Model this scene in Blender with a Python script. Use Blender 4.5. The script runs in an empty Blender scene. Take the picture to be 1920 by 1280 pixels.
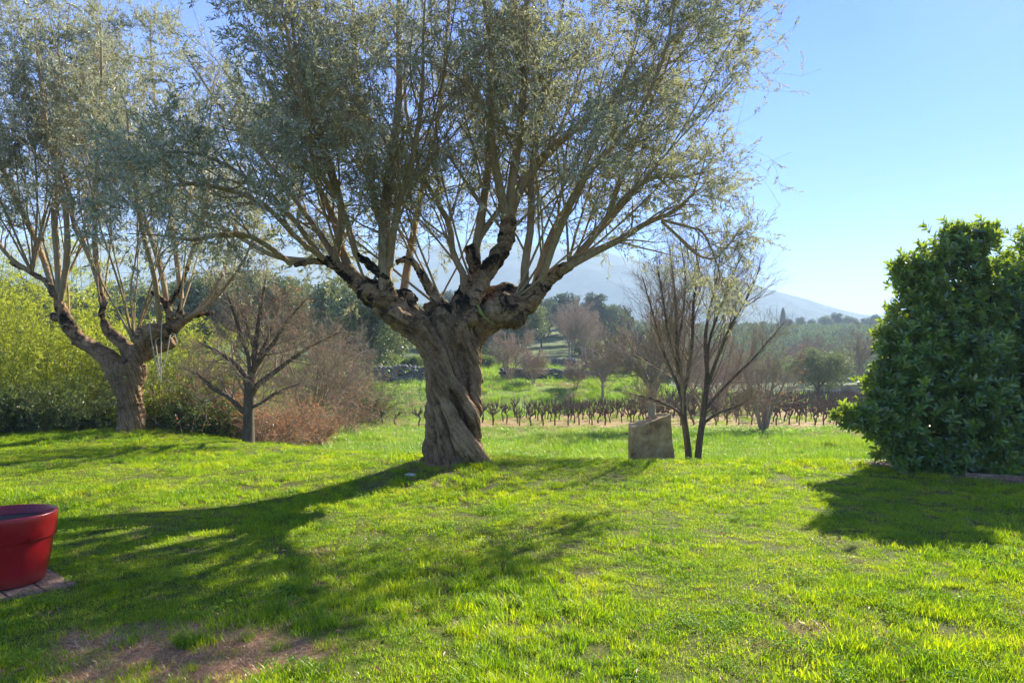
import bpy, math, random
import numpy as np
from mathutils import Vector, noise as mnoise

R = math.radians
S = bpy.context.scene
C = S.collection

# ------------------------------------------------------------------ camera, sky, sun, exposure
CAMZ = 1.65
FPX = 1280.0          # focal length in photo pixels (24 mm on 36 mm, photo 1920 px wide)
HOR = 690.0           # row of the horizon in the photo
cam_d = bpy.data.cameras.new("camera")
cam = bpy.data.objects.new("camera", cam_d)
C.objects.link(cam)
cam.location = (0, 0, CAMZ)
cam.rotation_euler = (R(90), 0, 0)
cam_d.lens = 24
cam_d.sensor_width = 36
cam_d.shift_y = (HOR - 640) / 1920
cam_d.clip_end = 20000
S.camera = cam

SUN_AZ = 36.0         # degrees to the right of the view direction (+Y)
SUN_EL = 31.0
W = bpy.data.worlds.new("World")
S.world = W
W.use_nodes = True
nt = W.node_tree
nt.nodes.clear()
sky = nt.nodes.new("ShaderNodeTexSky")
sky.sky_type = 'NISHITA'
sky.sun_disc = False
sky.sun_elevation = R(SUN_EL)
sky.sun_rotation = R(SUN_AZ)
sky.altitude = 100
sky.air_density = 1.0
sky.dust_density = 0.1
sky.ozone_density = 6.0
bg = nt.nodes.new("ShaderNodeBackground")
bg.inputs["Strength"].default_value = 0.064
wo = nt.nodes.new("ShaderNodeOutputWorld")
hs = nt.nodes.new("ShaderNodeHueSaturation")
hs.inputs['Saturation'].default_value = 1.5
hs.inputs['Hue'].default_value = 0.526
nt.links.new(sky.outputs[0], hs.inputs['Color'])
nt.links.new(hs.outputs[0], bg.inputs['Color'])
nt.links.new(bg.outputs[0], wo.inputs['Surface'])
sl = bpy.data.lights.new("sun", 'SUN')
sl.energy = 5.0
sl.angle = R(0.5)
sl.color = (1.0, 0.93, 0.80)
so = bpy.data.objects.new("sun", sl)
C.objects.link(so)
sdir = Vector((math.sin(R(SUN_AZ)) * math.cos(R(SUN_EL)), math.cos(R(SUN_AZ)) * math.cos(R(SUN_EL)), math.sin(R(SUN_EL))))
so.rotation_euler = sdir.to_track_quat('Z', 'Y').to_euler()
so.location = (20, 30, 30)
S.view_settings.view_transform = 'Standard'
S.view_settings.look = 'None'
S.view_settings.exposure = 1.93
S.view_settings.gamma = 1
S.cycles.max_bounces = 6
S.cycles.transparent_max_bounces = 8
S.cycles.volume_bounces = 1
S.cycles.use_denoising = True
S.cycles.sample_clamp_indirect = 4
S.cycles.sample_clamp_direct = 12
HAZE = 0.0006

# ------------------------------------------------------------------ numeric helpers
def fr(x):
    return x - np.floor(x)

def _h(i, j, k, s):
    n = (i.astype(np.int64) * 73856093) ^ (j.astype(np.int64) * 19349663) ^ (k.astype(np.int64) * 83492791) ^ (s * 2654435761)
    n = (n ^ (n >> 13)) * 1274126177 & 0x7fffffff
    n = (n ^ (n >> 15)) * 668265263 & 0x7fffffff
    return (n & 0xffff) / 65535.0

def vnoise(x, y, z=None, s=0):
    x = np.asarray(x, float); y = np.asarray(y, float)
    z = np.zeros_like(x) if z is None else np.asarray(z, float)
    i, j, k = np.floor(x), np.floor(y), np.floor(z)
    u, v, w = x - i, y - j, z - k
    u = u * u * (3 - 2 * u); v = v * v * (3 - 2 * v); w = w * w * (3 - 2 * w)
    r = 0
    for a in (0, 1):
        for b in (0, 1):
            for c in (0, 1):
                r = r + _h(i + a, j + b, k + c, s) * (u if a else 1 - u) * (v if b else 1 - v) * (w if c else 1 - w)
    return r

def fbm(x, y, z=None, o=4, s=0):
    r = 0; a = 0.5; f = 1.0
    for q in range(o):
        r = r + a * vnoise(np.asarray(x) * f, np.asarray(y) * f, None if z is None else np.asarray(z) * f, s + q * 7)
        a *= 0.5; f *= 2.03
    return r / (1 - 0.5 ** o)

def sst(a, b, x):
    t = np.clip((np.asarray(x, float) - a) / (b - a), 0, 1)
    return t * t * (3 - 2 * t)

def unit(v):
    return v / np.maximum(np.linalg.norm(v, axis=-1, keepdims=True), 1e-9)

def P(px, py, d):
    return np.array([(px - 960) / FPX * d, d, CAMZ - (py - HOR) / FPX * d])

# ------------------------------------------------------------------ terrain height
EDX = [-60, -16, -11, -8.5, -6, -3.5, -1.4, 0, 3, 6, 9, 14, 40]
EDY = [17, 16.6, 17.6, 17.4, 15.0, 13.6, 12.5, 12.1, 11.9, 11.9, 12.6, 13.5, 14]
BKX = [-80, -20, -7.6, 0, 7.4, 14, 60]
BKY = [22, 30, 36, 42, 50, 58, 90]

def lawn_edge(x):
    return np.interp(x, EDX, EDY)

def bank_line(x):
    return np.interp(x, BKX, BKY)

TX, TY = -0.92, 10.8            # main olive
LX, LY = -9.15, 16.2            # left olive

def height(x, y):
    x = np.asarray(x, float); y = np.asarray(y, float)
    D = lawn_edge(x)
    lawn = 0.05 * (fbm(x * .35 + 9, y * .35, o=2, s=5) - .5) + 0.03 * (fbm(x * 1.1 + 9, y * 1.1, o=2, s=8) - .5)
    lawn = lawn + 0.20 * np.exp(-(((x - TX) / 1.9) ** 2 + ((y - TY) / 1.7) ** 2))
    lawn = lawn + 0.18 * np.exp(-(((x - LX) / 1.6) ** 2 + ((y - LY) / 1.6) ** 2))
    t = y - D + 12
    m = np.interp(t, [0, 12, 13, 15, 18, 25, 32, 36, 50, 60, 5000], [0, 0, -.15, -.52, -.72, -1.02, -1.2, -1.25, -1.3, -1.3, -1.3])
    rough = sst(12.5, 15, t)
    m = m + rough * 0.16 * (fbm(x * .5, y * .5, o=3, s=3) - .5) * np.exp(-np.maximum(y - 40, 0) / 60)
    z = lawn * (1 - rough) + m
    b = 1 - sst(9, 17, x - np.maximum(y - 50, 0) * .12)
    Yb = bank_line(x) + 2.2 * (fbm(x * .18, x * 0, o=2, s=21) - .5)
    up = sst(0, 8, y - Yb)
    rise = up * 1.65 + np.clip(y - Yb - 8, 0, 40) * 0.055
    rise = rise + up * 0.35 * (fbm(x * .8, y * .8, o=3, s=31) - .5)
    z = z + rise * b
    az = x / np.maximum(y, 1)
    left = 1 - sst(0.10, 0.26, az)
    z = z + left * (sst(75, 190, y) * 9.5) * (0.75 + .5 * fbm(x * .02, y * .02, o=2, s=41)) * (y > 0)
    right = sst(0.0, 0.25, az)
    cr = 1 - 0.25 * sst(.5, .8, az)
    z = z + right * sst(130, 340, y) * 21.0 * cr * (1 - sst(380, 600, y)) * (0.92 + .16 * fbm(x * .015, y * .015, o=2, s=43)) * (y > 0)
    return z

def hz(x, y):
    return float(height(np.array([x]), np.array([y]))[0])

# ------------------------------------------------------------------ mesh helpers
def make_mesh(name, verts, faces, smooth=True, attrs=None):
    """faces: list of (M,k) int arrays"""
    me = bpy.data.meshes.new(name)
    verts = np.ascontiguousarray(verts, dtype=np.float32)
    me.vertices.add(len(verts))
    me.vertices.foreach_set("co", verts.ravel())
    faces = [np.asarray(f, dtype=np.int32) for f in faces if len(f)]
    nl = sum(f.size for f in faces); nf = sum(len(f) for f in faces)
    me.loops.add(nl); me.polygons.add(nf)
    me.loops.foreach_set("vertex_index", np.concatenate([f.ravel() for f in faces]))
    st = []; o = 0
    for f in faces:
        st.append(o + np.arange(len(f)) * f.shape[1]); o += f.size
    me.polygons.foreach_set("loop_start", np.concatenate(st).astype(np.int32))
    me.polygons.foreach_set("use_smooth", np.full(nf, smooth))
    if attrs:
        for k, a in attrs.items():
            at = me.attributes.new(k, 'FLOAT', 'POINT')
            at.data.foreach_set("value", np.asarray(a, dtype=np.float32))
    me.update(calc_edges=True)
    me.validate()
    return me

def obj(name, me, m, parent=None, loc=None):
    o = bpy.data.objects.new(name, me)
    if m is not None and not me.materials:
        me.materials.append(m)
    C.objects.link(o)
    if parent is not None:
        o.parent = parent
    if loc is not None:
        o.location = loc
    return o

def tag(o, label=None, cat=None, group=None, kind=None):
    if label: o['label'] = label
    if cat: o['category'] = cat
    if group: o['group'] = group
    if kind: o['kind'] = kind
    return o

def empty(name, loc, rz=0):
    o = bpy.data.objects.new(name, None)
    C.objects.link(o)
    o.location = loc; o.rotation_euler = (0, 0, rz)
    o.empty_display_size = 0.3
    return o

def copy_tree(o, parent=None):
    c = o.copy(); C.objects.link(c); c.parent = parent
    for ch in list(o.children):
        copy_tree(ch, c)
    return c

def tubes(Pt, Rd, sides=5):
    N, K, _ = Pt.shape
    T = unit(np.gradient(Pt, axis=1))
    mean = unit(Pt[:, -1] - Pt[:, 0])
    ref = np.where(np.abs(mean[:, 2:3]) > .75, np.array([[1., 0.2, 0]]), np.array([[0., 0, 1.]]))
    A = unit(np.cross(T, ref[:, None, :])); B = np.cross(T, A)
    th = np.arange(sides) / sides * 2 * np.pi
    V = Pt[:, :, None, :] + Rd[:, :, None, None] * (A[:, :, None, :] * np.cos(th)[None, None, :, None] + B[:, :, None, :] * np.sin(th)[None, None, :, None])
    idx = np.arange(N * K * sides).reshape(N, K, sides)
    a = idx[:, :-1, :]; b = idx[:, 1:, :]
    q = np.stack([a, np.roll(a, -1, 2), np.roll(b, -1, 2), b], -1).reshape(-1, 4)
    return V.reshape(-1, 3), q

class Acc:
    def __init__(s):
        s.v = []; s.f = []; s.n = 0; s.a = []
    def add(s, v, *fs, a=None):
        s.v.append(v)
        for f in fs:
            s.f.append(np.asarray(f) + s.n)
        s.n += len(v)
        s.a.append(np.full(len(v), 0.0) if a is None else a)
    def mesh(s, name, smooth=True, attr=None):
        by = {}
        for f in s.f:
            by.setdefault(f.shape[1], []).append(f)
        return make_mesh(name, np.concatenate(s.v), [np.concatenate(x) for x in by.values()], smooth,
                         {attr: np.concatenate(s.a)} if attr else None)

def grow(p0, d0, L, K, wander, up, rng, upv=(0, 0, 1)):
    N = len(p0)
    out = np.zeros((N, K, 3)); out[:, 0] = p0
    d = unit(np.array(d0, float)); upv = np.array(upv, float)
    L = np.broadcast_to(L, (N,))
    for k in range(1, K):
        d = unit(d + wander * rng.normal(size=(N, 3)) + up * upv)
        out[:, k] = out[:, k - 1] + d * (L / (K - 1))[:, None]
    return out

def spawn(Pt, Rd, n, t0, t1, ang, sd, rng):
    N, K, _ = Pt.shape
    t = (np.arange(n)[None, :] + rng.random((N, n))) / n * (t1 - t0) + t0
    f = t * (K - 1); i = np.clip(np.floor(f).astype(int), 0, K - 2); u = f - i
    r = np.arange(N)[:, None]
    p = Pt[r, i] * (1 - u)[..., None] + Pt[r, i + 1] * u[..., None]
    T = unit(Pt[r, i + 1] - Pt[r, i])
    rad = Rd[r, i] * (1 - u) + Rd[r, i + 1] * u
    rnd = rng.normal(size=T.shape)
    side = unit(np.cross(T, rnd))
    a = R(1) * (ang + sd * rng.normal(size=t.shape))[..., None]
    D = T * np.cos(a) + side * np.sin(a)
    return p.reshape(-1, 3), D.reshape(-1, 3), rad.ravel(), t.ravel()

def taper(N, K, r0, r1, pw=1.0):
    t = np.linspace(0, 1, K) ** pw
    return np.broadcast_to(r0, (N,))[:, None] * (1 - t) + np.broadcast_to(r1, (N,))[:, None] * t

def leaves(p, d, L, Wd, rng, fold=0.15, nrm=None, narrow=False):
    """one folded pointed quad per leaf"""
    N = len(p)
    d = unit(d)
    rn = rng.normal(size=(N, 3)) if nrm is None else nrm + .35 * rng.normal(size=(N, 3))
    s = unit(np.cross(d, rn)); n = np.cross(s, d)
    L = np.broadcast_to(L, (N,))[:, None]; Wd = np.broadcast_to(Wd, (N,))[:, None]
    v0 = p; v1 = p + d * L * .45 + s * Wd * .5 + n * Wd * fold; v2 = p + d * L - n * L * .08; v3 = p + d * L * .45 - s * Wd * .5 + n * Wd * fold
    V = np.stack([v0, v1, v2, v3], 1).reshape(-1, 3)
    i = np.arange(N)[:, None] * 4 + np.arange(4)[None, :]
    return V, i

def catmull(nodes, K):
    n = np.array(nodes, float)
    n = np.vstack([2 * n[0] - n[1], n, 2 * n[-1] - n[-2]])
    seg = len(n) - 3
    t = np.linspace(0, seg - 1e-6, K); i = t.astype(int); u = (t - i)[:, None]
    a, b, c, d = n[i], n[i + 1], n[i + 2], n[i + 3]
    return .5 * ((2 * b) + (c - a) * u + (2 * a - 5 * b + 4 * c - d) * u ** 2 + (3 * b - 3 * c + d - a) * u ** 3)

# ------------------------------------------------------------------ materials
def mat(name):
    m = bpy.data.materials.new(name); m.use_nodes = True
    m.node_tree.nodes.clear()
    return m, m.node_tree.nodes, m.node_tree.links

def N_(ns, t, **kw):
    n = ns.new(t)
    for k, v in kw.items():
        if k in n.inputs: n.inputs[k].default_value = v
        else: setattr(n, k, v)
    return n

def ramp(ns, ls, src, stops):
    r = ns.new("ShaderNodeValToRGB")
    e = r.color_ramp.elements
    while len(e) < len(stops): e.new(0.5)
    for q, (p, c) in zip(e, stops):
        q.position = p; q.color = (*c, 1)
    ls.new(src, r.inputs[0])
    return r.outputs[0]

def noise_tex(ns, ls, scale, detail=4, rough=.55, vec=None, dist=0):
    n = ns.new("ShaderNodeTexNoise")
    n.inputs['Scale'].default_value = scale; n.inputs['Detail'].default_value = detail
    n.inputs['Roughness'].default_value = rough; n.inputs['Distortion'].default_value = dist
    if vec is not None: ls.new(vec, n.inputs['Vector'])
    return n.outputs[0]

def mixc(ns, ls, fac, a, b, mode='MIX'):
    m = ns.new("ShaderNodeMix"); m.data_type = 'RGBA'; m.blend_type = mode
    for s, v in ((m.inputs[0], fac), (m.inputs[6], a), (m.inputs[7], b)):
        if isinstance(v, (int, float)): s.default_value = v
        elif isinstance(v, tuple): s.default_value = (*v, 1)
        else: ls.new(v, s)
    return m.outputs[2]

def math_(ns, ls, op, a, b=0.5, clamp=False):
    m = ns.new("ShaderNodeMath"); m.operation = op; m.use_clamp = clamp
    for s, v in ((m.inputs[0], a), (m.inputs[1], b)):
        if isinstance(v, (int, float)): s.default_value = v
        else: ls.new(v, s)
    return m.outputs[0]

def leaf_mat(name, stops, back=None, trans=(.2, .3, .03), tw=.5, gloss=.06, rough=.45, nscale=1.2, hue=None):
    """stops: colours chosen by a slow noise in space plus a per-leaf random"""
    m, ns, ls = mat(name)
    geo = ns.new("ShaderNodeNewGeometry")
    pos = geo.outputs['Position']
    n1 = noise_tex(ns, ls, nscale, 3, .6, pos)
    n2 = geo.outputs['Random Per Island']
    v = math_(ns, ls, 'ADD', math_(ns, ls, 'MULTIPLY', n1, .65), math_(ns, ls, 'MULTIPLY', n2, .38))
    col = ramp(ns, ls, v, stops)
    tcol = mixc(ns, ls, .8, col, trans)
    if back is not None:
        col = mixc(ns, ls, geo.outputs['Backfacing'], col, back)
    d = ns.new("ShaderNodeBsdfDiffuse"); ls.new(col, d.inputs[0])
    t = ns.new("ShaderNodeBsdfTranslucent"); ls.new(tcol, t.inputs[0])
    mx = ns.new("ShaderNodeMixShader"); mx.inputs[0].default_value = tw
    ls.new(d.outputs[0], mx.inputs[1]); ls.new(t.outputs[0], mx.inputs[2])
    g = ns.new("ShaderNodeBsdfGlossy"); g.inputs['Roughness'].default_value = rough
    g.inputs['Color'].default_value = (1, 1, 1, 1)
    mx2 = ns.new("ShaderNodeMixShader"); mx2.inputs[0].default_value = gloss
    ls.new(mx.outputs[0], mx2.inputs[1]); ls.new(g.outputs[0], mx2.inputs[2])
    out = ns.new("ShaderNodeOutputMaterial"); ls.new(mx2.outputs[0], out.inputs[0])
    return m

def bark_mat(name, stops, *_a, **_k):
    return _bark(name, stops, *_a, **_k)
def _bark(name, stops, scale=14, stretch=(1, 1, .22), bump=.5, dist=.02, dark=None, darkz=None, grain=False):
    m, ns, ls = mat(name)
    tc = ns.new("ShaderNodeTexCoord")
    mp = ns.new("ShaderNodeMapping"); mp.inputs['Scale'].default_value = stretch
    if grain:
        ga = ns.new("ShaderNodeAttribute"); ga.attribute_name = "grain"
        ls.new(ga.outputs['Vector'], mp.inputs['Vector'])
    else:
        ls.new(tc.outputs['Object'], mp.inputs['Vector'])
    n1 = noise_tex(ns, ls, scale, 8, .65, mp.outputs[0], .3 if grain else .6)
    n2 = noise_tex(ns, ls, 2.3, 3, .6, tc.outputs['Object'])
    if grain:
        n4 = noise_tex(ns, ls, 26, 7, .75, tc.outputs['Object'], .5)
        n1 = math_(ns, ls, 'ADD', math_(ns, ls, 'MULTIPLY', n1, .5), math_(ns, ls, 'MULTIPLY', n4, .5))
    v = math_(ns, ls, 'ADD', math_(ns, ls, 'MULTIPLY', n1, .7), math_(ns, ls, 'MULTIPLY', n2, .3))
    col = ramp(ns, ls, v, stops)
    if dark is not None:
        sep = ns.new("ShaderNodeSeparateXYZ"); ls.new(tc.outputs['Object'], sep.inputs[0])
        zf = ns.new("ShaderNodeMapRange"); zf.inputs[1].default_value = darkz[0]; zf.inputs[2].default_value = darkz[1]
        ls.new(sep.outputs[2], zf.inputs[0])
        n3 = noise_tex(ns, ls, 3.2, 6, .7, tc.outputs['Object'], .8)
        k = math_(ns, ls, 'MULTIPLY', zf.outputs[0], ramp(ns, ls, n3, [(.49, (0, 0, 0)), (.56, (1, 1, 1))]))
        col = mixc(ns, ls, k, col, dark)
    p = ns.new("ShaderNodeBsdfPrincipled"); ls.new(col, p.inputs['Base Color'])
    p.inputs['Roughness'].default_value = .9
    p.inputs['Specular IOR Level'].default_value = .15
    b = ns.new("ShaderNodeBump"); b.inputs['Strength'].default_value = bump; b.inputs['Distance'].default_value = dist
    ls.new(n1, b.inputs['Height']); ls.new(b.outputs[0], p.inputs['Normal'])
    out = ns.new("ShaderNodeOutputMaterial"); ls.new(p.outputs[0], out.inputs[0])
    return m

def plain(name, stops, scale=8, rough=.8, bump=.3, dist=.01, spec=.3, detail=6, metal=0, vec='Object', stretch=(1, 1, 1)):
    m, ns, ls = mat(name)
    tc = ns.new("ShaderNodeTexCoord")
    mp = ns.new("ShaderNodeMapping"); mp.inputs['Scale'].default_value = stretch
    ls.new(tc.outputs[vec], mp.inputs['Vector'])
    n = noise_tex(ns, ls, scale, detail, .6, mp.outputs[0])
    p = ns.new("ShaderNodeBsdfPrincipled"); ls.new(ramp(ns, ls, n, stops), p.inputs['Base Color'])
    p.inputs['Roughness'].default_value = rough; p.inputs['Specular IOR Level'].default_value = spec
    b = ns.new("ShaderNodeBump"); b.inputs['Strength'].default_value = bump; b.inputs['Distance'].default_value = dist
    ls.new(n, b.inputs['Height']); ls.new(b.outputs[0], p.inputs['Normal'])
    out = ns.new("ShaderNodeOutputMaterial"); ls.new(p.outputs[0], out.inputs[0])
    return m

M_OLIVE = leaf_mat("olive_leaf", [(.25, (.065, .09, .06)), (.5, (.16, .19, .125)), (.75, (.31, .33, .21))],
                   back=(.47, .50, .40), trans=(.50, .49, .20), tw=.38, gloss=.055, rough=.5)
M_BAMBOO = leaf_mat("bamboo_leaf", [(.34, (.14, .20, .02)), (.5, (.28, .34, .03)), (.68, (.44, .44, .05))],
                    trans=(.62, .66, .05), tw=.5, gloss=.02, nscale=.8)
M_MAG = leaf_mat("magnolia_leaf", [(.30, (.022, .06, .012)), (.50, (.06, .15, .02)), (.66, (.14, .26, .03)), (.80, (.34, .36, .04))],
                 back=(.14, .20, .05), trans=(.52, .68, .03), tw=.34, gloss=.07, rough=.34, nscale=1.5)
M_HOLM = leaf_mat("evergreen_leaf", [(.3, (.07, .10, .035)), (.5, (.16, .20, .075)), (.72, (.28, .31, .13))],
                  trans=(.2, .23, .06), tw=.3, gloss=.05, nscale=.5)
M_DARKLEAF = leaf_mat("dark_evergreen_leaf", [(.3, (.03, .055, .03)), (.5, (.06, .09, .045)), (.72, (.11, .13, .06))],
                      trans=(.1, .14, .04), tw=.25, gloss=.05, nscale=.5)
M_RUSSET = leaf_mat("russet_leaf", [(.3, (.16, .085, .045)), (.5, (.30, .17, .09)), (.72, (.44, .29, .17))],
                    trans=(.45, .18, .07), tw=.45, gloss=.03)
M_UNDER = leaf_mat("undergrowth_leaf", [(.3, (.04, .07, .012)), (.5, (.10, .15, .025)), (.72, (.20, .26, .05))],
                   trans=(.2, .27, .03), tw=.4, gloss=.04)
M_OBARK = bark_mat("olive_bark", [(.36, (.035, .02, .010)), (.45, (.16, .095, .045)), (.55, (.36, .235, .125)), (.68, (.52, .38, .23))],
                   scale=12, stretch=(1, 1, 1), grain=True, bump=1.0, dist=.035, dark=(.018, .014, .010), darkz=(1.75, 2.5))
M_OSHOOT = bark_mat("olive_shoot_bark", [(.3, (.17, .12, .06)), (.5, (.33, .24, .13)), (.7, (.45, .35, .21))], scale=22, bump=.4, dist=.01)
M_TWIG = bark_mat("bare_twig_bark", [(.3, (.16, .115, .08)), (.5, (.29, .22, .155)), (.7, (.42, .33, .24))], scale=20, bump=.4, dist=.01)
M_DBARK = bark_mat("dark_bark", [(.3, (.04, .03, .022)), (.5, (.11, .085, .062)), (.7, (.21, .17, .125))], scale=22, bump=.8, dist=.015)
M_PINK = bark_mat("pinkish_twig_bark", [(.3, (.24, .17, .12)), (.5, (.38, .28, .20)), (.7, (.50, .39, .28))], scale=10, bump=.2)
M_VINE = bark_mat("vine_bark", [(.3, (.05, .033, .024)), (.5, (.11, .074, .052)), (.7, (.19, .13, .095))], scale=24, bump=.6)
M_DRY = plain("dry_stone", [(.3, (.06, .055, .048)), (.5, (.15, .14, .125)), (.72, (.30, .28, .25))], scale=3.0, bump=.6, dist=.05)
M_CULM = bark_mat("bamboo_culm", [(.3, (.12, .14, .03)), (.6, (.24, .25, .07))], scale=8, bump=.1)

# ------------------------------------------------------------------ ground sheet
def sinhs(a, lo, hi, n0, n1):
    neg = -a * np.sinh(np.linspace(np.arcsinh(-lo / a), 0, n0, endpoint=False))
    pos = a * np.sinh(np.linspace(0, np.arcsinh(hi / a), n1))
    return np.concatenate([neg, pos])

def bare_mask(x, y):
    """brown worn patches of the lawn, 0..1"""
    n = fbm(x * 2.2, y * 2.2, o=4, s=77)
    def blob(cx, cy, rx, ry):
        return np.exp(-(((x - cx) / rx) ** 2 + ((y - cy) / ry) ** 2))
    f = 1.15 * blob(-2.2, 4.25, .62, .36) + .95 * blob(-1.5, 3.95, .7, .28) + 1.1 * blob(-2.0, 3.75, .55, .3) + .35 * blob(1.6, 3.9, 1.1, .35) \
        + .45 * blob(-8.3, 12.2, 1.7, .9) + .5 * blob(2.1, 4.3, .9, .35) + .3 * blob(-3.6, 6.8, 1.2, .5) + .8 * blob(TX - .1, TY - .15, .95, .9) + .6 * blob(LX, LY, .9, .9)
    return np.clip((f * (0.35 + 1.5 * n) - .42) * 2.4, 0, 1)

def mulch_mask(x, y):
    # bed under the magnolia
    e = np.interp(x, [5.4, 5.9, 6.2, 6.76, 7.1, 8, 11, 20], [13.2, 11.6, 10.85, 10.3, 9.75, 9.1, 8.6, 8.0])
    return sst(-.12, .12, y - e + .25 * (fbm(x * 3, y * 3, s=9) - .5)) * (1 - sst(14.0, 14.6, y)) * (x > 5.0)

gx = sinhs(4, -3500, 3500, 220, 220)
gy = sinhs(4, -300, 3500, 40, 410)
GX, GY = np.meshgrid(gx, gy)
gxf, gyf = GX.ravel(), GY.ravel()
gz = height(gxf, gyf)
nx, ny = len(gx), len(gy)
ii = np.arange(nx * ny).reshape(ny, nx)
gq = np.stack([ii[:-1, :-1], ii[:-1, 1:], ii[1:, 1:], ii[1:, :-1]], -1).reshape(-1, 4)
t12 = gyf - lawn_edge(gxf)
vine_w = sst(-1.2, .2, gyf - 33.0) * (1 - sst(-3, -1, gyf - np.where(gxf < 13, bank_line(gxf), 60))) * sst(-7, -3, gxf) * (1 - sst(40, 46, gxf))
wood_w = sst(60, 95, gyf - np.clip(gxf, -40, 30) * .3)
bare = bare_mask(gxf, gyf) * (gyf < 20)
mul = mulch_mask(gxf, gyf)
gme = make_mesh("ground", np.stack([gxf, gyf, gz], 1), [gq], True,
                {"meadow": sst(-.2, 1.0, t12), "vine": vine_w, "wood": wood_w, "bare": bare, "mulch": mul})

def ground_mat():
    m, ns, ls = mat("ground_soil_and_turf")
    geo = ns.new("ShaderNodeNewGeometry"); pos = geo.outputs['Position']
    def at(n):
        a = ns.new("ShaderNodeAttribute"); a.attribute_name = n; return a.outputs['Fac']
    n1 = noise_tex(ns, ls, 1.3, 6, .7, pos); n2 = noise_tex(ns, ls, 28, 6, .7, pos); n3 = noise_tex(ns, ls, .11, 4, .6, pos)
    lawn = ramp(ns, ls, n2, [(.3, (.035, .045, .010)), (.5, (.085, .10, .018)), (.7, (.17, .15, .04))])
    soil = ramp(ns, ls, n2, [(.3, (.14, .075, .038)), (.5, (.30, .17, .09)), (.7, (.46, .30, .18))])
    mead = mixc(ns, ls, ramp(ns, ls, n1, [(.35, (0, 0, 0)), (.65, (1, 1, 1))]), (.12, .20, .022), (.20, .24, .045))
    vine = mixc(ns, ls, ramp(ns, ls, n1, [(.3, (0, 0, 0)), (.6, (1, 1, 1))]), (.27, .16, .065), (.33, .24, .09))
    wood = mixc(ns, ls, ramp(ns, ls, n3, [(.4, (0, 0, 0)), (.6, (1, 1, 1))]), (.06, .075, .03), (.17, .22, .06))
    mulch = ramp(ns, ls, n2, [(.3, (.07, .045, .03)), (.5, (.17, .11, .075)), (.7, (.30, .22, .16))])
    c = mixc(ns, ls, at("bare"), lawn, soil)
    c = mixc(ns, ls, at("meadow"), c, mead)
    c = mixc(ns, ls, at("wood"), c, wood)
    c = mixc(ns, ls, at("vine"), c, vine)
    c = mixc(ns, ls, at("mulch"), c, mulch)
    p = ns.new("ShaderNodeBsdfPrincipled"); ls.new(c, p.inputs['Base Color'])
    p.inputs['Roughness'].default_value = .95; p.inputs['Specular IOR Level'].default_value = .1
    b = ns.new("ShaderNodeBump"); b.inputs['Strength'].default_value = .5; b.inputs['Distance'].default_value = .03
    ls.new(n2, b.inputs['Height']); ls.new(b.outputs[0], p.inputs['Normal'])
    out = ns.new("ShaderNodeOutputMaterial"); ls.new(p.outputs[0], out.inputs[0])
    return m
ground = tag(obj("ground", gme, ground_mat()), kind='structure')

# ------------------------------------------------------------------ mountains far behind
def mountain(name, prof, d, depth, seed, col):
    """ridge whose crest follows (photo column, photo row) at distance d; a real slope comes forward from it"""
    px = np.linspace(-650, 2550, 360)
    pr = np.interp(px, [p[0] for p in prof], [p[1] for p in prof])
    X = (px - 960) / FPX * d
    H = CAMZ - (pr - HOR) / FPX * d
    ts = np.linspace(-1.0, 1.0, 70)
    V = []
    for t in ts:
        f = 1 - abs(t) ** 1.25
        y = d + t * depth
        n = fbm(X * .004 + seed, np.full_like(X, y * .004), o=5, s=seed)
        z = H * f * (0.86 + .28 * (n - .5) * 4 * abs(t) * (1 - abs(t) * .4) + .14 * (1 - abs(t))) + (n - .5) * 10 * (1 - abs(t))
        rg = 1 + .0 * X
        V.append(np.stack([X * rg, np.full_like(X, y) + 60 * (fbm(X * .003, X * 0 + t * 2, o=3, s=seed + 3) - .5), np.maximum(z - 6, -8)], 1))
    V = np.concatenate(V)
    n = len(px); i = np.arange(len(ts) * n).reshape(len(ts), n)
    q = np.stack([i[:-1, :-1], i[:-1, 1:], i[1:, 1:], i[1:, :-1]], -1).reshape(-1, 4)
    return tag(obj(name, make_mesh(name, V, [q]), col), kind='structure')
M_MTN = plain("wooded_mountain", [(.40, (.035, .055, .045)), (.5, (.07, .095, .07)), (.60, (.13, .15, .11))], scale=.02, detail=10, bump=0, spec=0, vec='Object')
mountain("mountain", [(-1400, 520), (-400, 450), (60, 448), (300, 440), (560, 462), (700, 474), (800, 458), (960, 452), (1100, 462), (1200, 484), (1300, 505),
                      (1400, 527), (1450, 541), (1510, 553), (1570, 573), (1620, 586), (1700, 606), (1900, 650), (3400, 690)], 1500, 600, 11, M_MTN)
mountain("far_mountain", [(-1400, 690), (1200, 640), (1500, 600), (1640, 585), (1720, 580), (1850, 588), (2200, 600), (3400, 640)], 2700, 600, 23, M_MTN)

# ------------------------------------------------------------------ haze
HZB = (-3600, 3600, -400, 3700, -14, 330)
def box_mesh(name, x0, x1, y0, y1, z0, z1):
    v = [(x, y, z) for z in (z0, z1) for y in (y0, y1) for x in (x0, x1)]
    f = [(0, 2, 3, 1), (4, 5, 7, 6), (0, 1, 5, 4), (2, 6, 7, 3), (0, 4, 6, 2), (1, 3, 7, 5)]
    return make_mesh(name, v, [np.array(f)], False)
def haze_box():
    m, ns, ls = mat("haze_air")
    v = ns.new("ShaderNodeVolumePrincipled")
    v.inputs['Color'].default_value = (.64, .82, 1.0, 1)
    v.inputs['Density'].default_value = HAZE
    v.inputs['Anisotropy'].default_value = 0.0
    out = ns.new("ShaderNodeOutputMaterial"); ls.new(v.outputs[0], out.inputs['Volume'])
    x0, x1, y0, y1, z0, z1 = HZB
    tag(obj("haze", box_mesh("haze", x0, x1, y0, y1, z0, z1), m), kind='stuff')
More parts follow.
